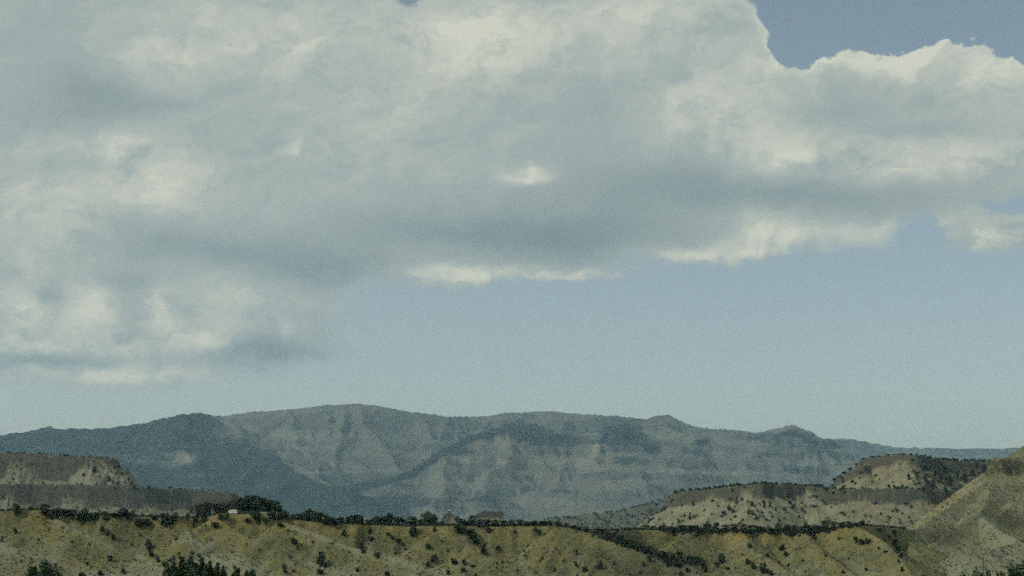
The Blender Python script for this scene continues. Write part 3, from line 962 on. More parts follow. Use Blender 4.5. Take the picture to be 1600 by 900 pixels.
# ------------------------------------------------------------------ vegetation meshes
def leaf_cloud(centres, radii, n, size, seed, squash=0.8):
    """n small bent leaf faces spread through clumps"""
    r = np.random.default_rng(seed)
    c = np.asarray(centres, float); rad = np.asarray(radii, float)
    w_ = rad ** 2 / np.sum(rad ** 2)
    k = r.choice(len(c), n, p=w_)
    v = r.normal(size=(n, 3)); v /= np.linalg.norm(v, axis=1)[:, None]
    rr = r.uniform(0.45, 1.08, n) ** 0.6
    p = c[k] + v * (rad[k] * rr)[:, None] * np.array([1, 1, squash])
    a = r.normal(size=(n, 3)); a /= np.linalg.norm(a, axis=1)[:, None]
    b_ = np.cross(a, r.normal(size=(n, 3))); b_ /= np.linalg.norm(b_, axis=1)[:, None] + 1e-9
    s = size * r.uniform(0.6, 1.35, n)
    a = a * s[:, None]; b_ = b_ * s[:, None] * 0.75
    V = np.stack([p - a, p + b_, p + a, p - b_], 1).reshape(-1, 3)
    Fc = np.arange(n * 4).reshape(-1, 4)
    return V, Fc


def tube(pts, radii, seg=6):
    V = []; Fc = []
    for i, (p, r) in enumerate(zip(pts, radii)):
        for j in range(seg):
            a = 2 * math.pi * j / seg
            V.append((p[0] + r * math.cos(a), p[1] + r * math.sin(a), p[2]))
    for i in range(len(pts) - 1):
        for j in range(seg):
            j2 = (j + 1) % seg
            Fc.append((i * seg + j, i * seg + j2, (i + 1) * seg + j2, (i + 1) * seg + j))
    return V, Fc


def mesh_only(name, V, Fc, mat):
    o = link_mesh(name, V, np.asarray(Fc) if not isinstance(Fc, np.ndarray) else Fc, mat)
    me = o.data
    bpy.data.objects.remove(o)
    return me


def shrub_mesh(seed, mat, n=420, tall=1.0):
    """unit shrub: about 1 wide, 'tall' high, standing on z=0"""
    r = np.random.default_rng(seed)
    C = []; R = []
    for i in range(r.integers(5, 9)):
        a = r.uniform(0, 6.28); q = r.uniform(0, 0.30)
        C.append((math.cos(a) * q, math.sin(a) * q, r.uniform(0.15, 0.72) * tall)); R.append(r.uniform(0.14, 0.26))
    C.append((0, 0, 0.3 * tall)); R.append(0.30)
    V, Fc = leaf_cloud(C, R, n, 0.075, seed + 1, 0.9)
    V[:, 2] = np.maximum(V[:, 2], -0.08)
    return mesh_only('shrub', V, Fc, mat)


SHRUBS = [shrub_mesh(400 + i, M_juniper, 460, tl) for i, tl in enumerate([0.85, 0.95, 1.1, 0.75, 1.3, 1.0])]
SAGES = [shrub_mesh(450 + i, M_sage, 220, 0.8) for i in range(2)]


def crown_mesh(seed, mat, n=700, col=False, size=0.034):
    r = np.random.default_rng(seed)
    C = []; R = []
    for i in range(14):
        t = r.uniform(0, 1)
        z = 0.22 + 0.70 * t
        wd = (0.42 * math.sin(math.pi * min(1, 0.22 + 0.78 * (1 - t) ** 0.8))) if not col else 0.15 * (1.15 - t)
        a = r.uniform(0, 6.28); q = r.uniform(0.2, 0.8) * wd
        C.append((math.cos(a) * q, math.sin(a) * q, z * 1.04 - 0.05)); R.append(r.uniform(0.14, 0.22) * (0.62 if col else 1))
    for i in range(5):
        a = i * 1.26; C.append((0.2 * math.cos(a), 0.2 * math.sin(a), 0.22)); R.append(0.17)
    V, Fc = leaf_cloud(C, R, n, size, seed + 2, 0.85)
    return mesh_only('crown', V, Fc, mat)


def trunk_mesh(seed):
    r = np.random.default_rng(seed)
    V, Fc = tube([(0, 0, -0.08), (0.01, 0, 0.15), (0.02, 0.01, 0.4), (0.01, 0.0, 0.75)], [0.035, 0.028, 0.018, 0.006])
    for i in range(4):
        a = r.uniform(0, 6.28); z0 = r.uniform(0.18, 0.5)
        v2, f2 = tube([(0.01, 0, z0), (0.12 * math.cos(a), 0.12 * math.sin(a), z0 + 0.12), (0.25 * math.cos(a), 0.25 * math.sin(a), z0 + 0.27)], [0.014, 0.010, 0.004], 5)
        n0 = len(V); V += v2; Fc += [tuple(q + n0 for q in f) for f in f2]
    return mesh_only('trunk', V, Fc, M_bark)


CROWNS = [crown_mesh(500 + i, M_tree, 1000, size=0.055) for i in range(5)]
TRUNKS = [trunk_mesh(520 + i) for i in range(2)]

ORD = ['leftmost', 'second', 'third', 'fourth', 'fifth', 'sixth', 'seventh', 'eighth', 'ninth', 'tenth', 'eleventh', 'twelfth', 'thirteenth', 'fourteenth', 'fifteenth', 'sixteenth', 'seventeenth', 'eighteenth', 'nineteenth', 'twentieth',
       'twenty-first', 'twenty-second', 'twenty-third', 'twenty-fourth', 'twenty-fifth', 'twenty-sixth', 'twenty-seventh', 'twenty-eighth', 'twenty-ninth', 'thirtieth']


def ordinal(i):
    return 'leftmost there' if i == 0 else ORD[i] + ' from left'


def put_shrub(x, y, z, wd, ht, mesh=None):
    me = mesh or random.choice(SHRUBS)
    o = bpy.data.objects.new('shrub', me)
    COL.objects.link(o)
    o.location = (x, y, z)
    zs = max(v.co.z for v in me.vertices) if me.name not in ZT else ZT[me.name]
    ZT[me.name] = zs
    o.scale = (wd * 1.16, wd * 1.16, ht / zs * 1.06)
    o.rotation_euler = (0, 0, random.uniform(0, 6.28))
    o['category'] = 'shrub'
    return o


ZT = {}


def put_tree(x, y, z, wd, ht, crown=None):
    r = bpy.data.objects.new('tree', None)
    r.empty_display_size = 0.5
    COL.objects.link(r)
    r.location = (x, y, z)
    r.scale = (wd, wd, ht)
    r.rotation_euler = (0, 0, random.uniform(0, 6.28))
    c = bpy.data.objects.new('crown', crown or random.choice(CROWNS)); COL.objects.link(c); c.parent = r
    k = bpy.data.objects.new('trunk', random.choice(TRUNKS)); COL.objects.link(k); k.parent = r
    r['category'] = 'tree'
    return r


# shrubs standing on the near slope: column, row of the middle, width, height (picture pixels)
SLOPE = """27 796 13 19|47 794 10 7|24 829 8 10|3 842 5 10|159 826 12 10|168 832 10 8|177 838 10 10|172 872 11 9|192 891 9 11|137 880 5 5|98 823 5 4|
127 897 14 8|156 895 12 9|219 835 5 5|303 819 6 7|275 842 5 4|320 820 5 4|330 842 5 4|387 813 11 9|403 815 8 9|415 813 12 12|437 819 13 8|
233 850 13 18|236 864 11 12|247 874 9 10|256 880 9 9|405 858 5 4|450 828 5 5|460 845 12 12|465 855 6 7|443 884 8 9|446 892 9 8|458 892 5 6|501 864 10 6|502 875 18 18|508 883 10 8|
501 893 10 9|537 832 9 10|565 852 8 9|567 860 9 8|590 867 11 9|606 834 9 7|613 839 10 7|622 845 10 7|579 841 10 8|577 828 8 12|619 864 6 5|605 896 14 8|558 889 7 7|
646 828 15 20|679 827 8 8|764 827 12 9|739 836 16 14|744 846 14 10|756 859 15 16|778 856 9 9|669 853 12 9|678 872 17 12|669 881 9 8|710 877 14 10|726 878 10 10|724 890 9 8|739 884 8 4|785 877 5 5|
700 894 8 8|743 897 6 6|777 880 4 4|776 886 4 4|842 831 10 10|805 830 5 6|836 827 7 8|867 890 6 7|808 890 5 5|901 862 7 10|900 881 8 9|914 889 11 8|938 883 13 14|959 880 6 6|1005 881 6 8|1015 872 10 10|
1001 893 6 6|902 898 5 5|984 897 5 5|847 872 5 4|825 852 4 4|930 832 12 6|940 836 12 7|950 840 12 7|962 843 12 8|974 848 13 8|986 852 13 9|998 856 13 9|1010 860 13 9|1022 864 13 9|
1038 866 16 12|1050 870 18 14|1062 868 14 14|1044 878 16 12|1058 882 18 10|1079 872 12 9|1091 874 13 10|1100 880 10 9|963 831 7 7|1053 833 10 6|1067 833 6 6|1088 836 8 7|1172 852 8 10|1222 855 12 9|1229 865 10 9|
1199 867 9 6|1218 878 6 5|1254 875 6 6|1127 872 14 16|1121 882 12 8|1137 888 6 6|1102 888 14 9|1089 878 12 9|1168 877 10 10|1177 884 12 11|1192 888 20 16|1204 895 12 9|1317 893 8 5|1337 843 8 11|1272 838 8 7|
1311 841 6 5|1249 836 6 5|1149 887 4 4|1231 882 5 5|1258 893 4 4|1346 846 14 9|1356 845 11 8|1375 828 12 8|1397 832 10 9|1390 839 8 7|1397 848 12 12|1402 858 14 12|1407 867 10 9|1384 861 7 5|1373 856 5 5|
1409 889 6 9|1353 889 6 6|1382 844 5 5|1347 818 14 9|1404 876 6 6|1064 895 9 7|1075 890 10 8|1290 868 5 4|1160 866 4 4|1244 858 4 4|1326 872 4 4|545 862 4 4|520 848 4 4|488 846 4 4|560 876 4 4|640 872 4 4|634 858 5 4|700 860 4 4|
690 845 4 4|820 868 4 4|870 858 4 4|880 876 4 4|385 850 4 4|362 862 4 4|60 842 4 4|112 846 4 4|140 850 4 4|205 850 4 4|210 874 4 4"""
# belt on the terrace rim: column, row of the top, width, row of the foot
BELT = """69 788 15 803|79 796 13 810|90 793 18 806|101 792 17 806|112 793 18 808|127 794 21 816|139 799 14 814|150 798 11 812|165 796 15 812|178 800 12 808|192 794 21 808|203 796 11 812|217 808 17 822|229 806 18 822|
242 803 14 812|258 802 20 822|270 799 14 818|293 801 7 814|306 806 12 816|318 805 14 814|337 816 14 824|345 801 12 812|354 801 9 812|400 793 15 812|425 800 12 812|436 799 13 812|446 797 18 811|
458 801 12 812|470 797 18 812|484 796 20 814|497 797 18 814|508 803 15 818|520 803 20 820|532 805 14 816|545 803 13 814|555 801 22 818|566 806 12 818|577 804 16 818|588 807 14 816|598 802 18 820|608 801 12 818|619 806 16 818|
632 806 17 820|645 806 15 820|657 808 14 820|673 805 15 815|687 809 14 818|720 805 15 818|730 807 12 822|738 803 16 822|750 810 14 824|762 810 15 819|774 811 14 819|788 811 13 820|799 812 14 820|811 811 14 820|823 812 14 822|836 812 13 822|
848 813 14 822|860 813 14 822|872 813 13 823|884 815 12 823|896 816 12 826|905 820 11 829|915 822 12 832|716 815 15 832|726 820 15 834|735 824 14 836|
1008 818 14 826|1022 820 12 828|1036 820 14 829|1050 819 14 830|1064 818 14 830|1078 818 14 830|1092 818 15 832|1106 817 15 832|1120 817 14 833|1134 818 14 832|1148 818 14 832|1162 818 14 832|1176 817 15 833|1190 818 14 832|
1204 817 15 834|1216 816 14 834|1229 817 14 835|1242 818 14 834|1254 818 14 833|1266 817 14 832|1278 816 14 832|1290 813 14 832|1302 811 15 828|1314 811 14 824|1326 812 14 824|1338 812 13 822|1347 812 10 822|1238 828 12 838|1270 826 12 836"""
# on the right mesa and the left mesa (height as seen)
MESAR = """1069 805 5 5|1078 806 5 12|1030 810 4 4|1089 805 4 4|1065 789 5 4|1084 788 5 5|1151 782 5 13|1159 779 7 6|1140 793 9 9|1131 801 8 8|1146 798 6 6|1175 787 6 9|1194 786 7 12|1203 786 5 11|1169 800 6 6|1176 801 8 8|1181 808 6 7|
1197 811 5 5|1190 800 5 5|1235 785 8 6|1226 795 7 6|1237 792 6 5|1253 795 6 6|1389 758 5 7|1397 760 5 6|1403 762 5 5|1410 758 5 5|1402 797 5 5|1395 798 5 4|1343 746 4 4|1345 738 6 5|1290 763 7 6|1302 770 6 5|1318 761 7 7|1332 752 6 5|1298 748 7 6|
1310 742 7 6|1100 797 4 4|1112 803 4 4|1050 800 4 4|1122 790 4 4|1212 796 5 6|1207 806 5 5|1218 812 5 5|1160 812 5 4|1142 811 5 4|1248 806 5 5|1272 790 5 5|1420 745 7 10|1432 740 8 12|1446 748 8 14|1458 755 7 12|1470 745 8 14|1484 750 9 16|
1496 742 8 12|1508 748 8 12|1520 738 9 12|1462 738 7 8|1442 764 7 8|1478 766 7 8|1500 764 7 8|1512 758 6 8|1536 732 9 14|1526 726 8 8|1478 732 8 8|1450 732 7 7|1376 802 4 4|1420 808 4 4|1360 806 4 4"""
MESAL = """130 741 6 6|148 733 8 9|174 736 4 4|182 739 4 5|170 747 7 9|190 740 4 4|200 738 5 4|202 748 5 6|206 755 5 7|210 761 5 6|183 755 5 5|67 754 4 4|21 748 4 4|176 752 4 4|156 744 4 4|195 752 4 4|216 752 5 4|224 757 6 5|232 760 5 4|120 792 4 4|268 795 5 4|300 796 8 13"""
TOPL = "13 704 6|61 706 7|105 708 6|158 712 5|167 713 6|95 709 4|36 706 4|80 708 4|140 711 4|120 711 4"
TOPR = "1046 765 6|1056 762 7|1066 759 8|1078 757 8|1090 758 8|1102 759 8|1116 758 8|1130 757 8|1142 755 8|1154 754 8|1170 755 8|1184 755 9|1198 754 8|1212 756 8|1226 755 9|1240 756 9|1254 757 8|1268 757 8|1276 752 8|1284 749 7|1304 744 8|1318 735 8|1328 729 8|1338 722 8|1350 715 8|1362 712 8|1374 712 8|1388 709 9|1398 709 8|1412 710 8|1424 711 8|1438 712 8|1452 713 8|1466 714 9|1480 715 8|1494 716 8|1508 716 8|1522 716 8|1536 717 8|1548 717 8"


def parse(s):
    return [tuple(float(q) for q in e_.split()) for e_ in s.replace('\n', '').split('|') if e_.strip()]


placed = []      # (object, px, py, size, zone)


def zone_slope(px, py):
    if px < 200: a = 'at the far left under the grey mesa'
    elif px < 300: a = 'between the far left spurs and the white trailer'
    elif px < 450: a = 'below the white trailer and grove'
    elif px < 560: a = 'right of the grove'
    elif px < 660: a = 'left of the gabled house'
    elif px < 730: a = 'below the gabled house'
    elif px < 800: a = 'below the long roofed house'
    elif px < 925: a = 'on the bare slope right of both houses'
    elif px < 1110: a = 'in the dark gully at the middle'
    elif px < 1300: a = 'below the orange rim'
    else: a = 'at the foot of the tan right hill'
    return a


for (px, py, wp, hp) in parse(SLOPE):
    h = HILL.hit(px, py + hp / 2)
    if h is None:
        c = HILL.crest(px, 900, 1200); h = (c[0] * (c[1] + 4) / c[1], c[1] + 4, float(HILL.z(c[0] * (c[1] + 4) / c[1], c[1] + 4)))
    s = h[1] / F
    z = float(HILL.z(h[0], h[1]))
    o = put_shrub(h[0], h[1], z - 0.15, wp * s, hp * s)
    placed.append((o, px, py, wp * hp, ('slope', zone_slope(px, py))))

for (px, pt, wp, pf) in parse(BELT):
    c = HILL.crest(px, 900, 1200)
    hf = HILL.hit(px, pf)
    if hf is not None and hf[1] < c[1] + 2:
        y = hf[1]
    else:
        y = c[1] + random.uniform(1.5, 9)
    x = (px - 800) / F * y
    z = float(HILL.z(x, y))
    ztop = (HY - pt) / F * y
    ht = max(ztop - z, 2.0)
    big = wp >= 14
    o = put_tree(x, y, z - 0.1, wp / F * y * random.uniform(1.1, 1.5), ht * random.uniform(0.75, 1.04))
    placed.append((o, px, pt, wp * 10, ('rim', zone_slope(px, 0))))

# darker cover in the hedge-like belt: low growth filling between the trees
for (px, py, wp, hp) in parse(MESAR):
    land = MESA_R
    h = land.hit(px, py + hp / 2)
    if h is None: continue
    s = h[1] / F
    o = put_shrub(h[0], h[1], h[2] - 0.3, wp * s, hp * s)
    zn = 'left part of the right mesa' if px < 1120 else 'middle talus of the right mesa' if px < 1260 else 'stepped shoulder of the right mesa' if px < 1415 else 'dark shaded flank of the right mesa'
    placed.append((o, px, py, wp * hp, ('talus', zn)))
for (px, py, wp, hp) in parse(MESAL):
    h = MESA_L.hit(px, py + hp / 2)
    if h is None: continue
    s = h[1] / F
    o = put_shrub(h[0], h[1], h[2] - 0.3, wp * s, hp * s)
    placed.append((o, px, py, wp * hp, ('talus', 'pale cones of the left mesa' if px < 165 else 'right end of the left mesa')))
for land, txt, zn in ((MESA_L, TOPL, 'flat top of the left mesa'), (MESA_R, TOPR, None)):
    for (px, pt, wp) in parse(txt):
        a = (px - 800) / F
        ys = np.linspace(2040, 2500, 500)
        e_ = land.z(a * ys, ys) / ys
        i = int(np.argmax(e_)); y = ys[i] + random.uniform(1, 10); z = float(land.z(a * y, y))
        ht = max((HY - pt) / F * y - z, 2.2)
        o = put_shrub(a * y, y, z - 0.3, wp / F * y, min(ht, random.uniform(3.5, 5.5)))
        zz = zn or ('low step of the right mesa' if px < 1200 else 'saddle of the right mesa' if px < 1300 else 'upper cap of the right mesa, left half' if px < 1430 else 'upper cap of the right mesa, right half')
        placed.append((o, px, pt, wp * 6, ('top', zz)))

# grove beside the trailer, and the paler tree left of the gabled house
for (px, pt, wp, Y, what) in [(383, 775, 30, 1045, 'tall dark cottonwood at the left of the grove beside the white trailer'), (396, 776, 30, 1052, 'broad dark cottonwood in the middle of the grove beside the white trailer'),
                              (410, 779, 28, 1044, 'dark cottonwood right of the middle in the grove by the trailer'), (424, 784, 28, 1050, 'dark cottonwood at the right of the grove by the trailer'),
                              (433, 788, 18, 1040, 'small low tree at the right end of the grove by the trailer'), (373, 783, 18, 1040, 'small dark tree between white trailer and tall grove'),
                              (360, 786, 24, 1085, 'brown green tree directly behind the white trailer'), (343, 785, 26, 1090, 'rounded brown green tree behind and left of the white trailer'),
                              (325, 786, 26, 1088, 'rounded dull tree second left of the white trailer'), (311, 787, 16, 1080, 'small dull tree farthest left of the white trailer'),
                              (665, 801, 18, 1060, 'pale green bushy tree left of the gabled house'), (678, 803, 14, 1064, 'pale green tree touching the left side of the gabled house')]:
    x = (px - 800) / F * Y
    z = float(HILL.z(x, Y))
    ht = (HY - pt) / F * Y - z
    wd = wp / F * Y
    cr_ = crown_mesh(600 + int(px), M_sage if 'pale' in what else M_dull if ('brown' in what or 'dull' in what) else M_tree, 2400, size=0.045)
    o = put_tree(x, Y, z - 0.1, wd * (1.5 if 'grove' in what else 1.2), ht * 1.04, cr_)
    o['label'] = what
    o['group'] = 'trees on the terrace near the buildings'

# labels: each tells zone, size and order
SZ = lambda a: 'tiny' if a < 22 else 'small' if a < 60 else 'medium' if a < 120 else 'large'
zones = {}
for it in placed: zones.setdefault(it[4], []).append(it)
GROUPS = {'slope': 'shrubs dotted over the near slope', 'rim': 'dark trees along the terrace rim', 'talus': 'shrubs dotted over the mesa talus', 'top': 'shrubs along the mesa tops'}
for (kind, zn), its in zones.items():
    sub = {}
    for it in its: sub.setdefault(SZ(it[3]) if kind in ('slope', 'talus') else '', []).append(it)
    for sz, lst in sub.items():
        lst.sort(key=lambda q: q[1])
        for i, it in enumerate(lst):
            o = it[0]
            only = len(lst) == 1
            oo = 'the only one' if only else ordinal(i)
            if kind == 'slope': lb = f'{sz} dark shrub {zn}, {oo}'
            elif kind == 'rim':
                lb = f'dark rim tree {zn}, {oo}'
            elif kind == 'talus': lb = f'{sz} dark shrub on the {zn}, {oo}'
            else: lb = f'dark shrub on the {zn}, {oo}'
            o['label'] = lb
            o['group'] = GROUPS[kind]


# ------------------------------------------------------------------ foreground cottonwoods at the bottom edge
def poplar(x, y, top, wd, label, seed, pointed=True, n=3200):
    z0 = float(ground_h(np.array([x]), np.array([y]))[0])
    H = top - z0
    r = bpy.data.objects.new('cottonwood_tree', None); COL.objects.link(r); r.location = (x, y, z0)
    tag(r, label, 'tree', 'near trees at the bottom edge')
    rg = np.random.default_rng(seed)
    C = []; R = []
    nl = 7 if pointed else 9
    for i in range(nl):
        a = 2 * math.pi * i / nl + rg.uniform(-.3, .3)
        q = wd * rg.uniform(0.12, 0.40) if i else 0
        ht = H * rg.uniform(0.66, 0.95) if i else H * 0.98
        bx, by = math.cos(a) * q, math.sin(a) * q
        m_ = 15
        for j in range(m_):
            tt = j / (m_ - 1)
            z = H * 0.20 + (ht - H * 0.20) * tt
            rr = wd * (0.24 if pointed else 0.28) * (1 - tt) ** 0.6 + 0.38
            C.append((bx * (0.5 + 0.5 * tt) + rg.normal() * 0.25, by * (0.5 + 0.5 * tt) + rg.normal() * 0.25, z - rr * 0.6)); R.append(rr * rg.uniform(0.8, 1.2))
    V, Fc = leaf_cloud(C, R, n * 5, 0.30, seed, 1.15)
    link_mesh('crown', V, Fc, M_cotton, r)
    V, Fc = tube([(0, 0, -0.3), (0.05, 0, H * .2), (0, 0.05, H * .55), (0, 0, H * .85)], [0.42, 0.32, 0.2, 0.05], 8)
    for i in range(8):
        a = rg.uniform(0, 6.28); z1 = H * rg.uniform(.2, .6)
        v2, f2 = tube([(0, 0, z1), (wd * .15 * math.cos(a), wd * .15 * math.sin(a), z1 + H * .10), (wd * .3 * math.cos(a), wd * .3 * math.sin(a), z1 + H * .26)], [0.13, 0.09, 0.03], 5)
        n0 = len(V); V += v2; Fc += [tuple(q + n0 for q in f) for f in f2]
    link_mesh('trunk', V, np.asarray(Fc), M_bark, r)
    return r


for i, (px, pt, wp, Y, lb, ptd) in enumerate([
    (69, 866, 34, 420, 'dark cottonwood with a round top at the bottom left corner', False),
    (50, 884, 26, 412, 'low bushy green tree left of the bottom left cottonwood', False),
    (86, 880, 22, 430, 'lower dark tree right of the bottom left cottonwood', False),
    (272, 867, 22, 400, 'leftmost pointed dark tree in the bottom clump below the trailer', True),
    (284, 862, 22, 408, 'pointed dark tree, second from left in the bottom clump', True),
    (300, 859, 26, 396, 'tallest pointed dark tree in the bottom clump below the trailer', True),
    (314, 865, 20, 404, 'pointed tree just right of the tallest one in the bottom clump', True),
    (328, 875, 20, 396, 'dark tree on the right shoulder of the bottom clump', True),
    (341, 878, 22, 404, 'rounded lower tree near the right end of the bottom clump', True),
    (350, 886, 18, 398, 'low tree closing the right end of the bottom clump', False),
    (369, 882, 16, 400, 'single pointed green tree right of the bottom clump', True),
    (384, 891, 12, 404, 'small green tree top right of the single pointed tree', True),
    (395, 889, 12, 398, 'smallest green treetop farthest right of the bottom clump', True),
    (1504, 894, 24, 380, 'low green treetop left in the bottom right row', False),
    (1526, 884, 24, 376, 'dark bushy tree in the middle of the bottom right row', False),
    (1546, 892, 22, 384, 'low dark treetop right of the bare twig at bottom right', False),
    (1580, 874, 30, 370, 'tall dark tree with ragged top at the bottom right corner', False),
    (1604, 868, 34, 380, 'dark green tree cut by the right edge of the picture', False),
    (1566, 893, 20, 382, 'low green treetop left of the bottom right corner tree', False),
    (1440, 897, 12, 384, 'tiny green treetop at the bottom edge below the right hill', False)]):
    x = (px - 800) / F * Y
    poplar(x, Y, (HY - pt) / F * Y, wp / F * Y * (1.3 if ptd else 1.7), lb, 700 + i, ptd)

# bare snag between them
Y = 374; x = (1536 - 800) / F * Y; z0 = float(ground_h(np.array([x]), np.array([Y]))[0]); ztop = (HY - 867) / F * Y
sn = []
V, Fc = tube([(0, 0, 0), (0.1, 0, (ztop - z0) * .5), (0.0, 0, (ztop - z0) * .85), (0.12, 0, ztop - z0)], [0.25, 0.16, 0.08, 0.03], 6)
for (a, z1, L) in [(0.3, .80, 1.1), (2.8, .84, .9), (1.2, .74, 1.0), (3.4, .72, 1.2), (0.1, .9, .6)]:
    v2, f2 = tube([(0, 0, (ztop - z0) * z1), (L * .5 * math.cos(a), L * .5 * math.sin(a), (ztop - z0) * z1 + L * .4), (L * .7 * math.cos(a), L * .7 * math.sin(a), (ztop - z0) * z1 + L)], [0.06, 0.045, 0.02], 5)
    n0 = len(V); V += v2; Fc += [tuple(q + n0 for q in f) for f in f2]
o = link_mesh('dead_tree', [(a[0] + x, a[1] + Y, a[2] + z0) for a in V], np.asarray(Fc), M_bark)
tag(o, 'bare grey dead treetop poking up in the bottom right row', 'tree')


# ------------------------------------------------------------------ buildings
M_roofd = flat_mat('dark_roof', (0.045, 0.052, 0.050), 0.2)
M_roofl = flat_mat('grey_roof', (0.16, 0.16, 0.13), 0.2)
M_wall = flat_mat('pale_wall', (0.30, 0.30, 0.23), 0.1)
M_trim = flat_mat('white_trim', (0.62, 0.62, 0.56), 0.05)
M_glass, _t, _b = new_mat('window_glass', 0.12)
_b.inputs['Base Color'].default_value = (0.02, 0.025, 0.03, 1)
_b.inputs['Specular IOR Level'].default_value = 0.5
M_white = flat_mat('white_paint', (0.80, 0.80, 0.77), 0.04)
M_tyre = flat_mat('tyre_rubber', (0.02, 0.02, 0.02), 0.1)


class MB:
    def __init__(self): self.v = []; self.f = []

    def box(self, x0, x1, y0, y1, z0, z1):
        n = len(self.v)
        self.v += [(x0, y0, z0), (x1, y0, z0), (x1, y1, z0), (x0, y1, z0), (x0, y0, z1), (x1, y0, z1), (x1, y1, z1), (x0, y1, z1)]
        self.f += [tuple(n + q for q in f) for f in [(0, 3, 2, 1), (4, 5, 6, 7), (0, 1, 5, 4), (1, 2, 6, 5), (2, 3, 7, 6), (3, 0, 4, 7)]]
        return self

    def poly(self, pts, faces):
        n = len(self.v); self.v += pts; self.f += [tuple(n + q for q in f) for f in faces]
        return self

    def slab(self, quad, th):
        """four corners, thickened downwards"""
        lo = [(a, b_, c - th) for a, b_, c in quad]
        return self.poly(list(quad) + lo, [(0, 1, 2, 3), (7, 6, 5, 4), (0, 4, 5, 1), (1, 5, 6, 2), (2, 6, 7, 3), (3, 7, 4, 0)])

    def build(self, name, mat, parent=None):
        return link_mesh(name, self.v, self.f, mat, parent)


def empty(name, loc, rz=0):
    o = bpy.data.objects.new(name, None); COL.objects.link(o); o.location = loc; o.rotation_euler = (0, 0, rz)
    return o


def window(par, x, y, z, w_, h_, dy=-1):
    f = MB().box(x - w_ / 2 - .1, x + w_ / 2 + .1, y - .06, y + .02, z - .1, z).box(x - w_ / 2 - .1, x + w_ / 2 + .1, y - .06, y + .02, z + h_, z + h_ + .1)
    f.box(x - w_ / 2 - .1, x - w_ / 2, y - .06, y + .02, z, z + h_).box(x + w_ / 2, x + w_ / 2 + .1, y - .06, y + .02, z, z + h_)
    fo = f.build('window', M_trim, par)
    MB().box(x - w_ / 2, x + w_ / 2, y - .03, y + .015, z, z + h_).build('pane', M_glass, fo)


# gabled house: its gable end faces the camera
Y = 1040.0
gx0 = (702 - 800) / F * Y
gz = float(HILL.z(gx0, Y))
top = (HY - 796) / F * Y - gz
hw = 28 / 2 / F * Y
h1 = empty('gabled_house', (gx0, Y, gz))
tag(h1, 'small pale house with a steep gable and white peak above the rim trees', 'house')
ev = top * 0.40
MB().poly([(-hw * .82, 0, -.5), (hw * .82, 0, -.5), (hw * .82, 0, ev + .2), (0, 0, top - .45), (-hw * .82, 0, ev + .2), (-hw * .82, 9, -.5), (hw * .82, 9, -.5), (hw * .82, 9, ev + .2), (0, 9, top - .45), (-hw * .82, 9, ev + .2)],
          [(0, 1, 2, 3, 4), (9, 8, 7, 6, 5), (1, 6, 7, 2), (0, 4, 9, 5)]).build('wall', M_wall, h1)
rf = MB().slab([(-hw, -.7, ev), (0, -.7, top), (0, 9.6, top), (-hw, 9.6, ev)], .18)
rf.slab([(0, -.7, top + .003), (hw, -.7, ev), (hw, 9.6, ev), (0, 9.6, top + .003)], .18)
rf = rf.build('roof', M_roofl, h1)
MB().slab([(-hw - .05, -.80, ev - .05), (0, -.80, top + .05), (0, -.71, top + .05), (-hw - .05, -.71, ev - .05)], .38).build('bargeboard', M_trim, h1)
MB().slab([(0, -.80, top + .05), (hw + .05, -.80, ev - .05), (hw + .05, -.71, ev - .05), (0, -.71, top + .05)], .38).build('bargeboard', M_trim, h1)
MB().poly([(-.95, -.83, top - .95), (.95, -.83, top - .95), (0, -.83, top + .25), (-.95, -.7, top - .95), (.95, -.7, top - .95), (0, -.7, top + .25)], [(0, 1, 2), (5, 4, 3), (0, 2, 5, 3), (1, 4, 5, 2), (0, 3, 4, 1)]).build('gable_peak', M_trim, h1)
window(h1, -1.3, -.02, 1.0, 1.1, 1.2); window(h1, 1.3, -.02, 1.0, 1.1, 1.2); window(h1, 0, -.02, ev + .35, 1.0, 1.1)
dr = MB().box(-.5, .5, -.05, .03, -.4, 1.0).build('door', M_roofd, h1)

# long house: hip at the left, gable wing at the right
Y = 1045.0
gx0 = (766 - 800) / F * Y
gz = float(HILL.z(gx0, Y))
Z_ = lambda py: (HY - py) / F * Y - gz
X_ = lambda px: (px - 766) / F * Y
h2 = empty('long_house', (gx0, Y, gz))
tag(h2, 'long pale house with dark hipped roof and pale gable wing at its right', 'house')
rt, evz = Z_(798.5), Z_(806)
xl, xr = X_(741), X_(785)
MB().box(xl + .5, xr - .3, .4, 8.4, -.5, evz - .02).build('wall', M_wall, h2)
r2 = MB()
xa, xb = X_(753.5), xr
r2.poly([(xl, 0, evz), (xr, 0, evz), (xr, 8.8, evz), (xl, 8.8, evz), (xa, 4.4, rt), (xb, 4.4, rt)], [(0, 1, 5, 4), (1, 2, 5), (2, 3, 4, 5), (3, 0, 4), (3, 2, 1, 0)])
r2 = r2.build('roof', M_roofd, h2)
MB().box(X_(754), X_(754) + .5, 4.1, 4.7, rt - .4, rt + .6).build('chimney', M_roofd, r2)
wg = MB()
xc = X_(786); hw = 1.75
tp = Z_(799)
wg.poly([(xc - hw * .9, -2.2, -.5), (xc + hw * .9, -2.2, -.5), (xc + hw * .9, -2.2, evz - .9), (xc, -2.2, tp - .1), (xc - hw * .9, -2.2, evz - .9), (xc - hw * .9, 5, -.5), (xc + hw * .9, 5, -.5), (xc + hw * .9, 5, evz - .9), (xc, 5, tp - .1), (xc - hw * .9, 5, evz - .9)],
        [(0, 1, 2, 3, 4), (9, 8, 7, 6, 5), (1, 6, 7, 2), (0, 4, 9, 5)]).build('gable_wing', M_wall, h2)
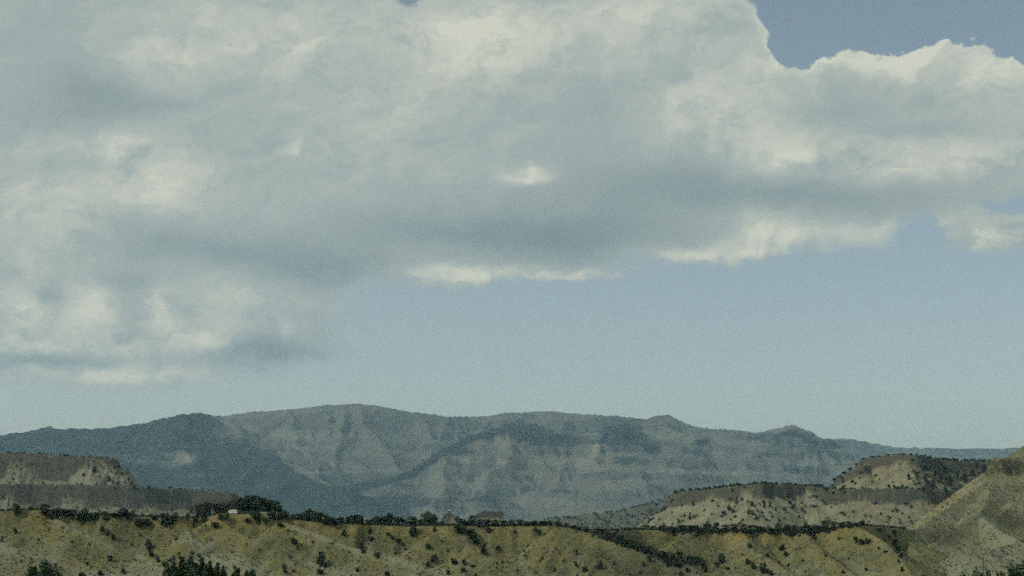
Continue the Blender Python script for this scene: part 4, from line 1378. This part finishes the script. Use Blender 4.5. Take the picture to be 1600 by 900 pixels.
MB().slab([(xc - hw, -2.5, evz - 1.2), (xc, -2.5, tp), (xc, 5.2, tp), (xc - hw, 5.2, evz - 1.2)], .12).slab([(xc, -2.5, tp + .003), (xc + hw, -2.5, evz - 1.2), (xc + hw, 5.2, evz - 1.2), (xc, 5.2, tp + .003)], .12).build('wing_roof', M_roofl, h2)
for xx in (-6.2, -3.6, -0.9, 1.8, 4.2):
    window(h2, xx, .38, 0.7, 1.0, 1.1)
MB().box(xl + 3.9, xl + 4.8, .35, .43, -.4, 1.6).build('door', M_trim, h2)

# white trailer on the rim
h = HILL.crest(363, 900, 1100)
Yt = h[1] + 1.0
xt = (363.5 - 800) / F * Yt
zt = float(HILL.z(xt, Yt))
L = 13.5 / F * Yt
tb, tt = (HY - 801.5) / F * Yt - zt, (HY - 796.3) / F * Yt - zt
tr = empty('camper_trailer', (xt, Yt, zt))
tag(tr, 'small white camper trailer parked on the rim in front of the dark grove', 'trailer')
H_ = max(tt, 2.1)
b0_ = 0.45
MB().poly([(-L / 2, 0, b0_), (L / 2, 0, b0_), (L / 2, 0, H_ - .35), (L / 2 - .35, 0, H_), (-L / 2 + .7, 0, H_), (-L / 2, 0, H_ - .8), (-L / 2, 2.3, b0_), (L / 2, 2.3, b0_), (L / 2, 2.3, H_ - .35), (L / 2 - .35, 2.3, H_), (-L / 2 + .7, 2.3, H_), (-L / 2, 2.3, H_ - .8)],
          [(0, 1, 2, 3, 4, 5), (11, 10, 9, 8, 7, 6), (0, 6, 7, 1), (1, 7, 8, 2), (2, 8, 9, 3), (3, 9, 10, 4), (4, 10, 11, 5), (5, 11, 6, 0)]).build('body', M_white, tr)
for sx in (-.35, .45):
    V = []; Fc = []
    for k in range(12):
        a = k / 12 * 6.283
        V += [(sx + .33 * math.cos(a), -.03, .33 + .33 * math.sin(a)), (sx + .33 * math.cos(a), .2, .33 + .33 * math.sin(a))]
    Fc = [(2 * k, 2 * ((k + 1) % 12), 2 * ((k + 1) % 12) + 1, 2 * k + 1) for k in range(12)] + [tuple(range(0, 24, 2)), tuple(range(23, 0, -2))]
    link_mesh('wheel', V, Fc, M_tyre, tr)
for sx in (-1.5, 1.3):
    MB().box(sx - .3, sx + .3, -.02, .03, H_ - .85, H_ - .5).build('window', M_glass, tr)
MB().box(-.25, .3, -.025, .03, b0_ + .25, H_ - .3).build('door', M_trim, tr)
MB().box(L / 2, L / 2 + .9, 1.05, 1.2, b0_, b0_ + .1).build('drawbar', M_tyre, tr)

# low pale fence in front of the grove, in three runs
for (p0, p1, lb) in [(381, 391, 'short pale board fence run just right of the white trailer'), (406, 436, 'long pale board fence run at the foot of the grove')]:
    c = HILL.crest((p0 + p1) / 2, 900, 1100)
    Yf = 1024.0
    xa_, xb_ = (p0 - 800) / F * Yf, (p1 - 800) / F * Yf
    zf = float(HILL.z((xa_ + xb_) / 2, Yf))
    zt_ = (HY - 800) / F * Yf
    fe = empty('fence', ((xa_ + xb_) / 2, Yf, zf))
    tag(fe, lb, 'fence', 'pale fence runs by the grove')
    hl = (xb_ - xa_) / 2; hh_ = max(zt_ - zf, 1.2)
    n_ = max(2, int(hl * 2 / 1.8))
    for i in range(n_ + 1):
        xx = -hl + 2 * hl * i / n_
        MB().box(xx - .07, xx + .07, -.05, .09, -.3, hh_ + .05).build('post', M_wall, fe)
    for j in range(3):
        MB().box(-hl, hl, -.085, -.053, hh_ * (0.12 + 0.30 * j), hh_ * (0.12 + 0.30 * j) + hh_ * .22).build('board', M_trim, fe)


# ------------------------------------------------------------------ uncountable low scrub
def scrub_field(name, land, xs, ys, sizes, mat, label, seed, per=5, tall=0.8):
    r = np.random.default_rng(seed)
    n = len(xs)
    zs = land.z(xs, ys)
    V = np.zeros((n, per, 4, 3))
    c = np.stack([xs, ys, zs], -1)
    for j in range(per):
        v = r.normal(size=(n, 3)); v /= np.linalg.norm(v, axis=1)[:, None]
        off = v * sizes[:, None] * 0.42
        off[:, 2] = np.abs(off[:, 2]) * tall + sizes * 0.18
        a = r.normal(size=(n, 3)); a /= np.linalg.norm(a, axis=1)[:, None]
        b_ = np.cross(a, v); b_ /= np.linalg.norm(b_, axis=1)[:, None] + 1e-9
        s = (sizes * r.uniform(0.30, 0.50, n))[:, None]
        p = c + off
        V[:, j, 0] = p - a * s; V[:, j, 1] = p + b_ * s; V[:, j, 2] = p + a * s; V[:, j, 3] = p - b_ * s
    Fc = np.arange(n * per * 4).reshape(-1, 4)
    o = link_mesh(name, V.reshape(-1, 3), Fc, mat)
    tag(o, label, kind='stuff')
    return o


r = np.random.default_rng(5)
n = 60000
ys = r.uniform(900, 1135, n); xs = r.uniform(-0.33, 0.33, n) * ys
keep = fbm(xs / 14, ys / 14, 3, 91) + r.normal(0, 0.25, n) > 0.0
xs, ys = xs[keep], ys[keep]
scrub_field('low_scrub', HILL, xs, ys, r.uniform(0.35, 1.0, len(xs)) ** 1.5 * 0.8 + 0.2, M_scrub, 'low dry scrub and grass tufts all over the near slope', 92, 4)
n = 9000
ys = r.uniform(1000, 1180, n); xs = r.uniform(-0.33, 0.23, n) * ys
R_, H_r = rim(xs, ys)
keep = (ys > R_ + 3) & (ys < R_ + 40) & (fbm(xs / 9, ys / 40, 3, 77) > -0.25)
xs, ys = xs[keep], ys[keep]
scrub_field('terrace_brush', HILL, xs, ys, r.uniform(0.9, 2.8, len(xs)), M_juniper, 'dark brush matting the terrace behind the rim trees', 93, 6)
# hanging gully brush
gp = parse("935 833 0 0|965 845 0 0|995 856 0 0|1020 865 0 0|1045 874 0 0|1060 880 0 0|1085 876 0 0")
gx_, gy_ = [], []
for i in range(520):
    k = r.integers(0, len(gp) - 1); t_ = r.uniform()
    px = gp[k][0] * (1 - t_) + gp[k + 1][0] * t_ + r.normal(0, 6); py = gp[k][1] * (1 - t_) + gp[k + 1][1] * t_ + r.normal(0, 2.2)
    h = HILL.hit(px, py)
    if h: gx_.append(h[0]); gy_.append(h[1])
scrub_field('gully_brush', HILL, np.array(gx_), np.array(gy_), r.uniform(1.2, 3.0, len(gx_)), M_juniper, 'dark brush choking the gully in the middle of the slope', 94, 7)
n = 20000
ys = r.uniform(1040, 1330, n); xs = r.uniform(0.19, 0.33, n) * ys
keep = (fbm(xs / 14, ys / 14, 3, 191) + r.normal(0, 0.25, n) > 0.0) & (RH.z(xs, ys) > -16)
scrub_field('low_scrub', RH, xs[keep], ys[keep], r.uniform(0.3, 1.1, keep.sum()), M_scrub, 'low dry scrub speckling the tan right hill', 192, 4)
# far small juniper cover
def cover_field(name, land, n, a0, a1, y0, y1, size, fn, label, seed, mat=M_juniper, per=6):
    ys = r.uniform(y0, y1, n); xs = r.uniform(a0, a1, n) * ys
    zs = land.z(xs, ys)
    k = fn(xs, ys, zs, 800 + F * xs / ys) > r.uniform(0, 1, n)
    xs, ys = xs[k], ys[k]
    return scrub_field(name, land, xs, ys, r.uniform(size[0], size[1], len(xs)), mat, label, seed, per, 1.3)


cover_field('mesa_scrub', MESA_R, 9000, 0.06, 0.34, 2040, 2420, (2.0, 4.5),
            lambda x, y, z, px: 0.05 + 0.22 * (fbm(x / 40, y / 40, 3, 95) > 0.12) + 0.34 * ((px > 1425) & (z > 72)) + 0.3 * ((px < 1300) & (z > 74)), 'fine juniper scrub sprinkled over the right mesa', 96)
cover_field('mesa_scrub', MESA_L, 5000, -0.33, -0.15, 2040, 2420, (1.6, 3.6),
            lambda x, y, z, px: 0.04 + 0.10 * (fbm(x / 40, y / 40, 3, 97) > 0.12) + 0.10 * (z > 96), 'fine scrub sprinkled over the left mesa', 98)
cover_field('bench_woodland', BENCH, 12000, -0.05, 0.19, 4260, 5000, (4.0, 7.0),
            lambda x, y, z, px: (z > 0) * (0.08 + 0.35 * (fbm(x / 50, y / 50, 3, 99) > 0.0)), 'dark woodland covering the low bench behind the right mesa', 99)

# ------------------------------------------------------------------ haze
hm = bpy.data.materials.new('haze_air')
hm.use_nodes = True
hm.node_tree.nodes.clear()
hn = NT(hm.node_tree)
pv = hn.new('ShaderNodeVolumePrincipled')
pv.inputs['Color'].default_value = (0.45, 0.77, 1.0, 1)
pv.inputs['Density'].default_value = 3.5e-5
pv.inputs['Anisotropy'].default_value = 0.1
ho = hn.new('ShaderNodeOutputMaterial')
hn.l.new(pv.outputs[0], ho.inputs['Volume'])
hb = MB().box(-22000, 22000, -3600, 22000, -75, 1250)
hz = hb.build('haze', hm)
tag(hz, 'thin blue haze filling the valley air', kind='stuff')
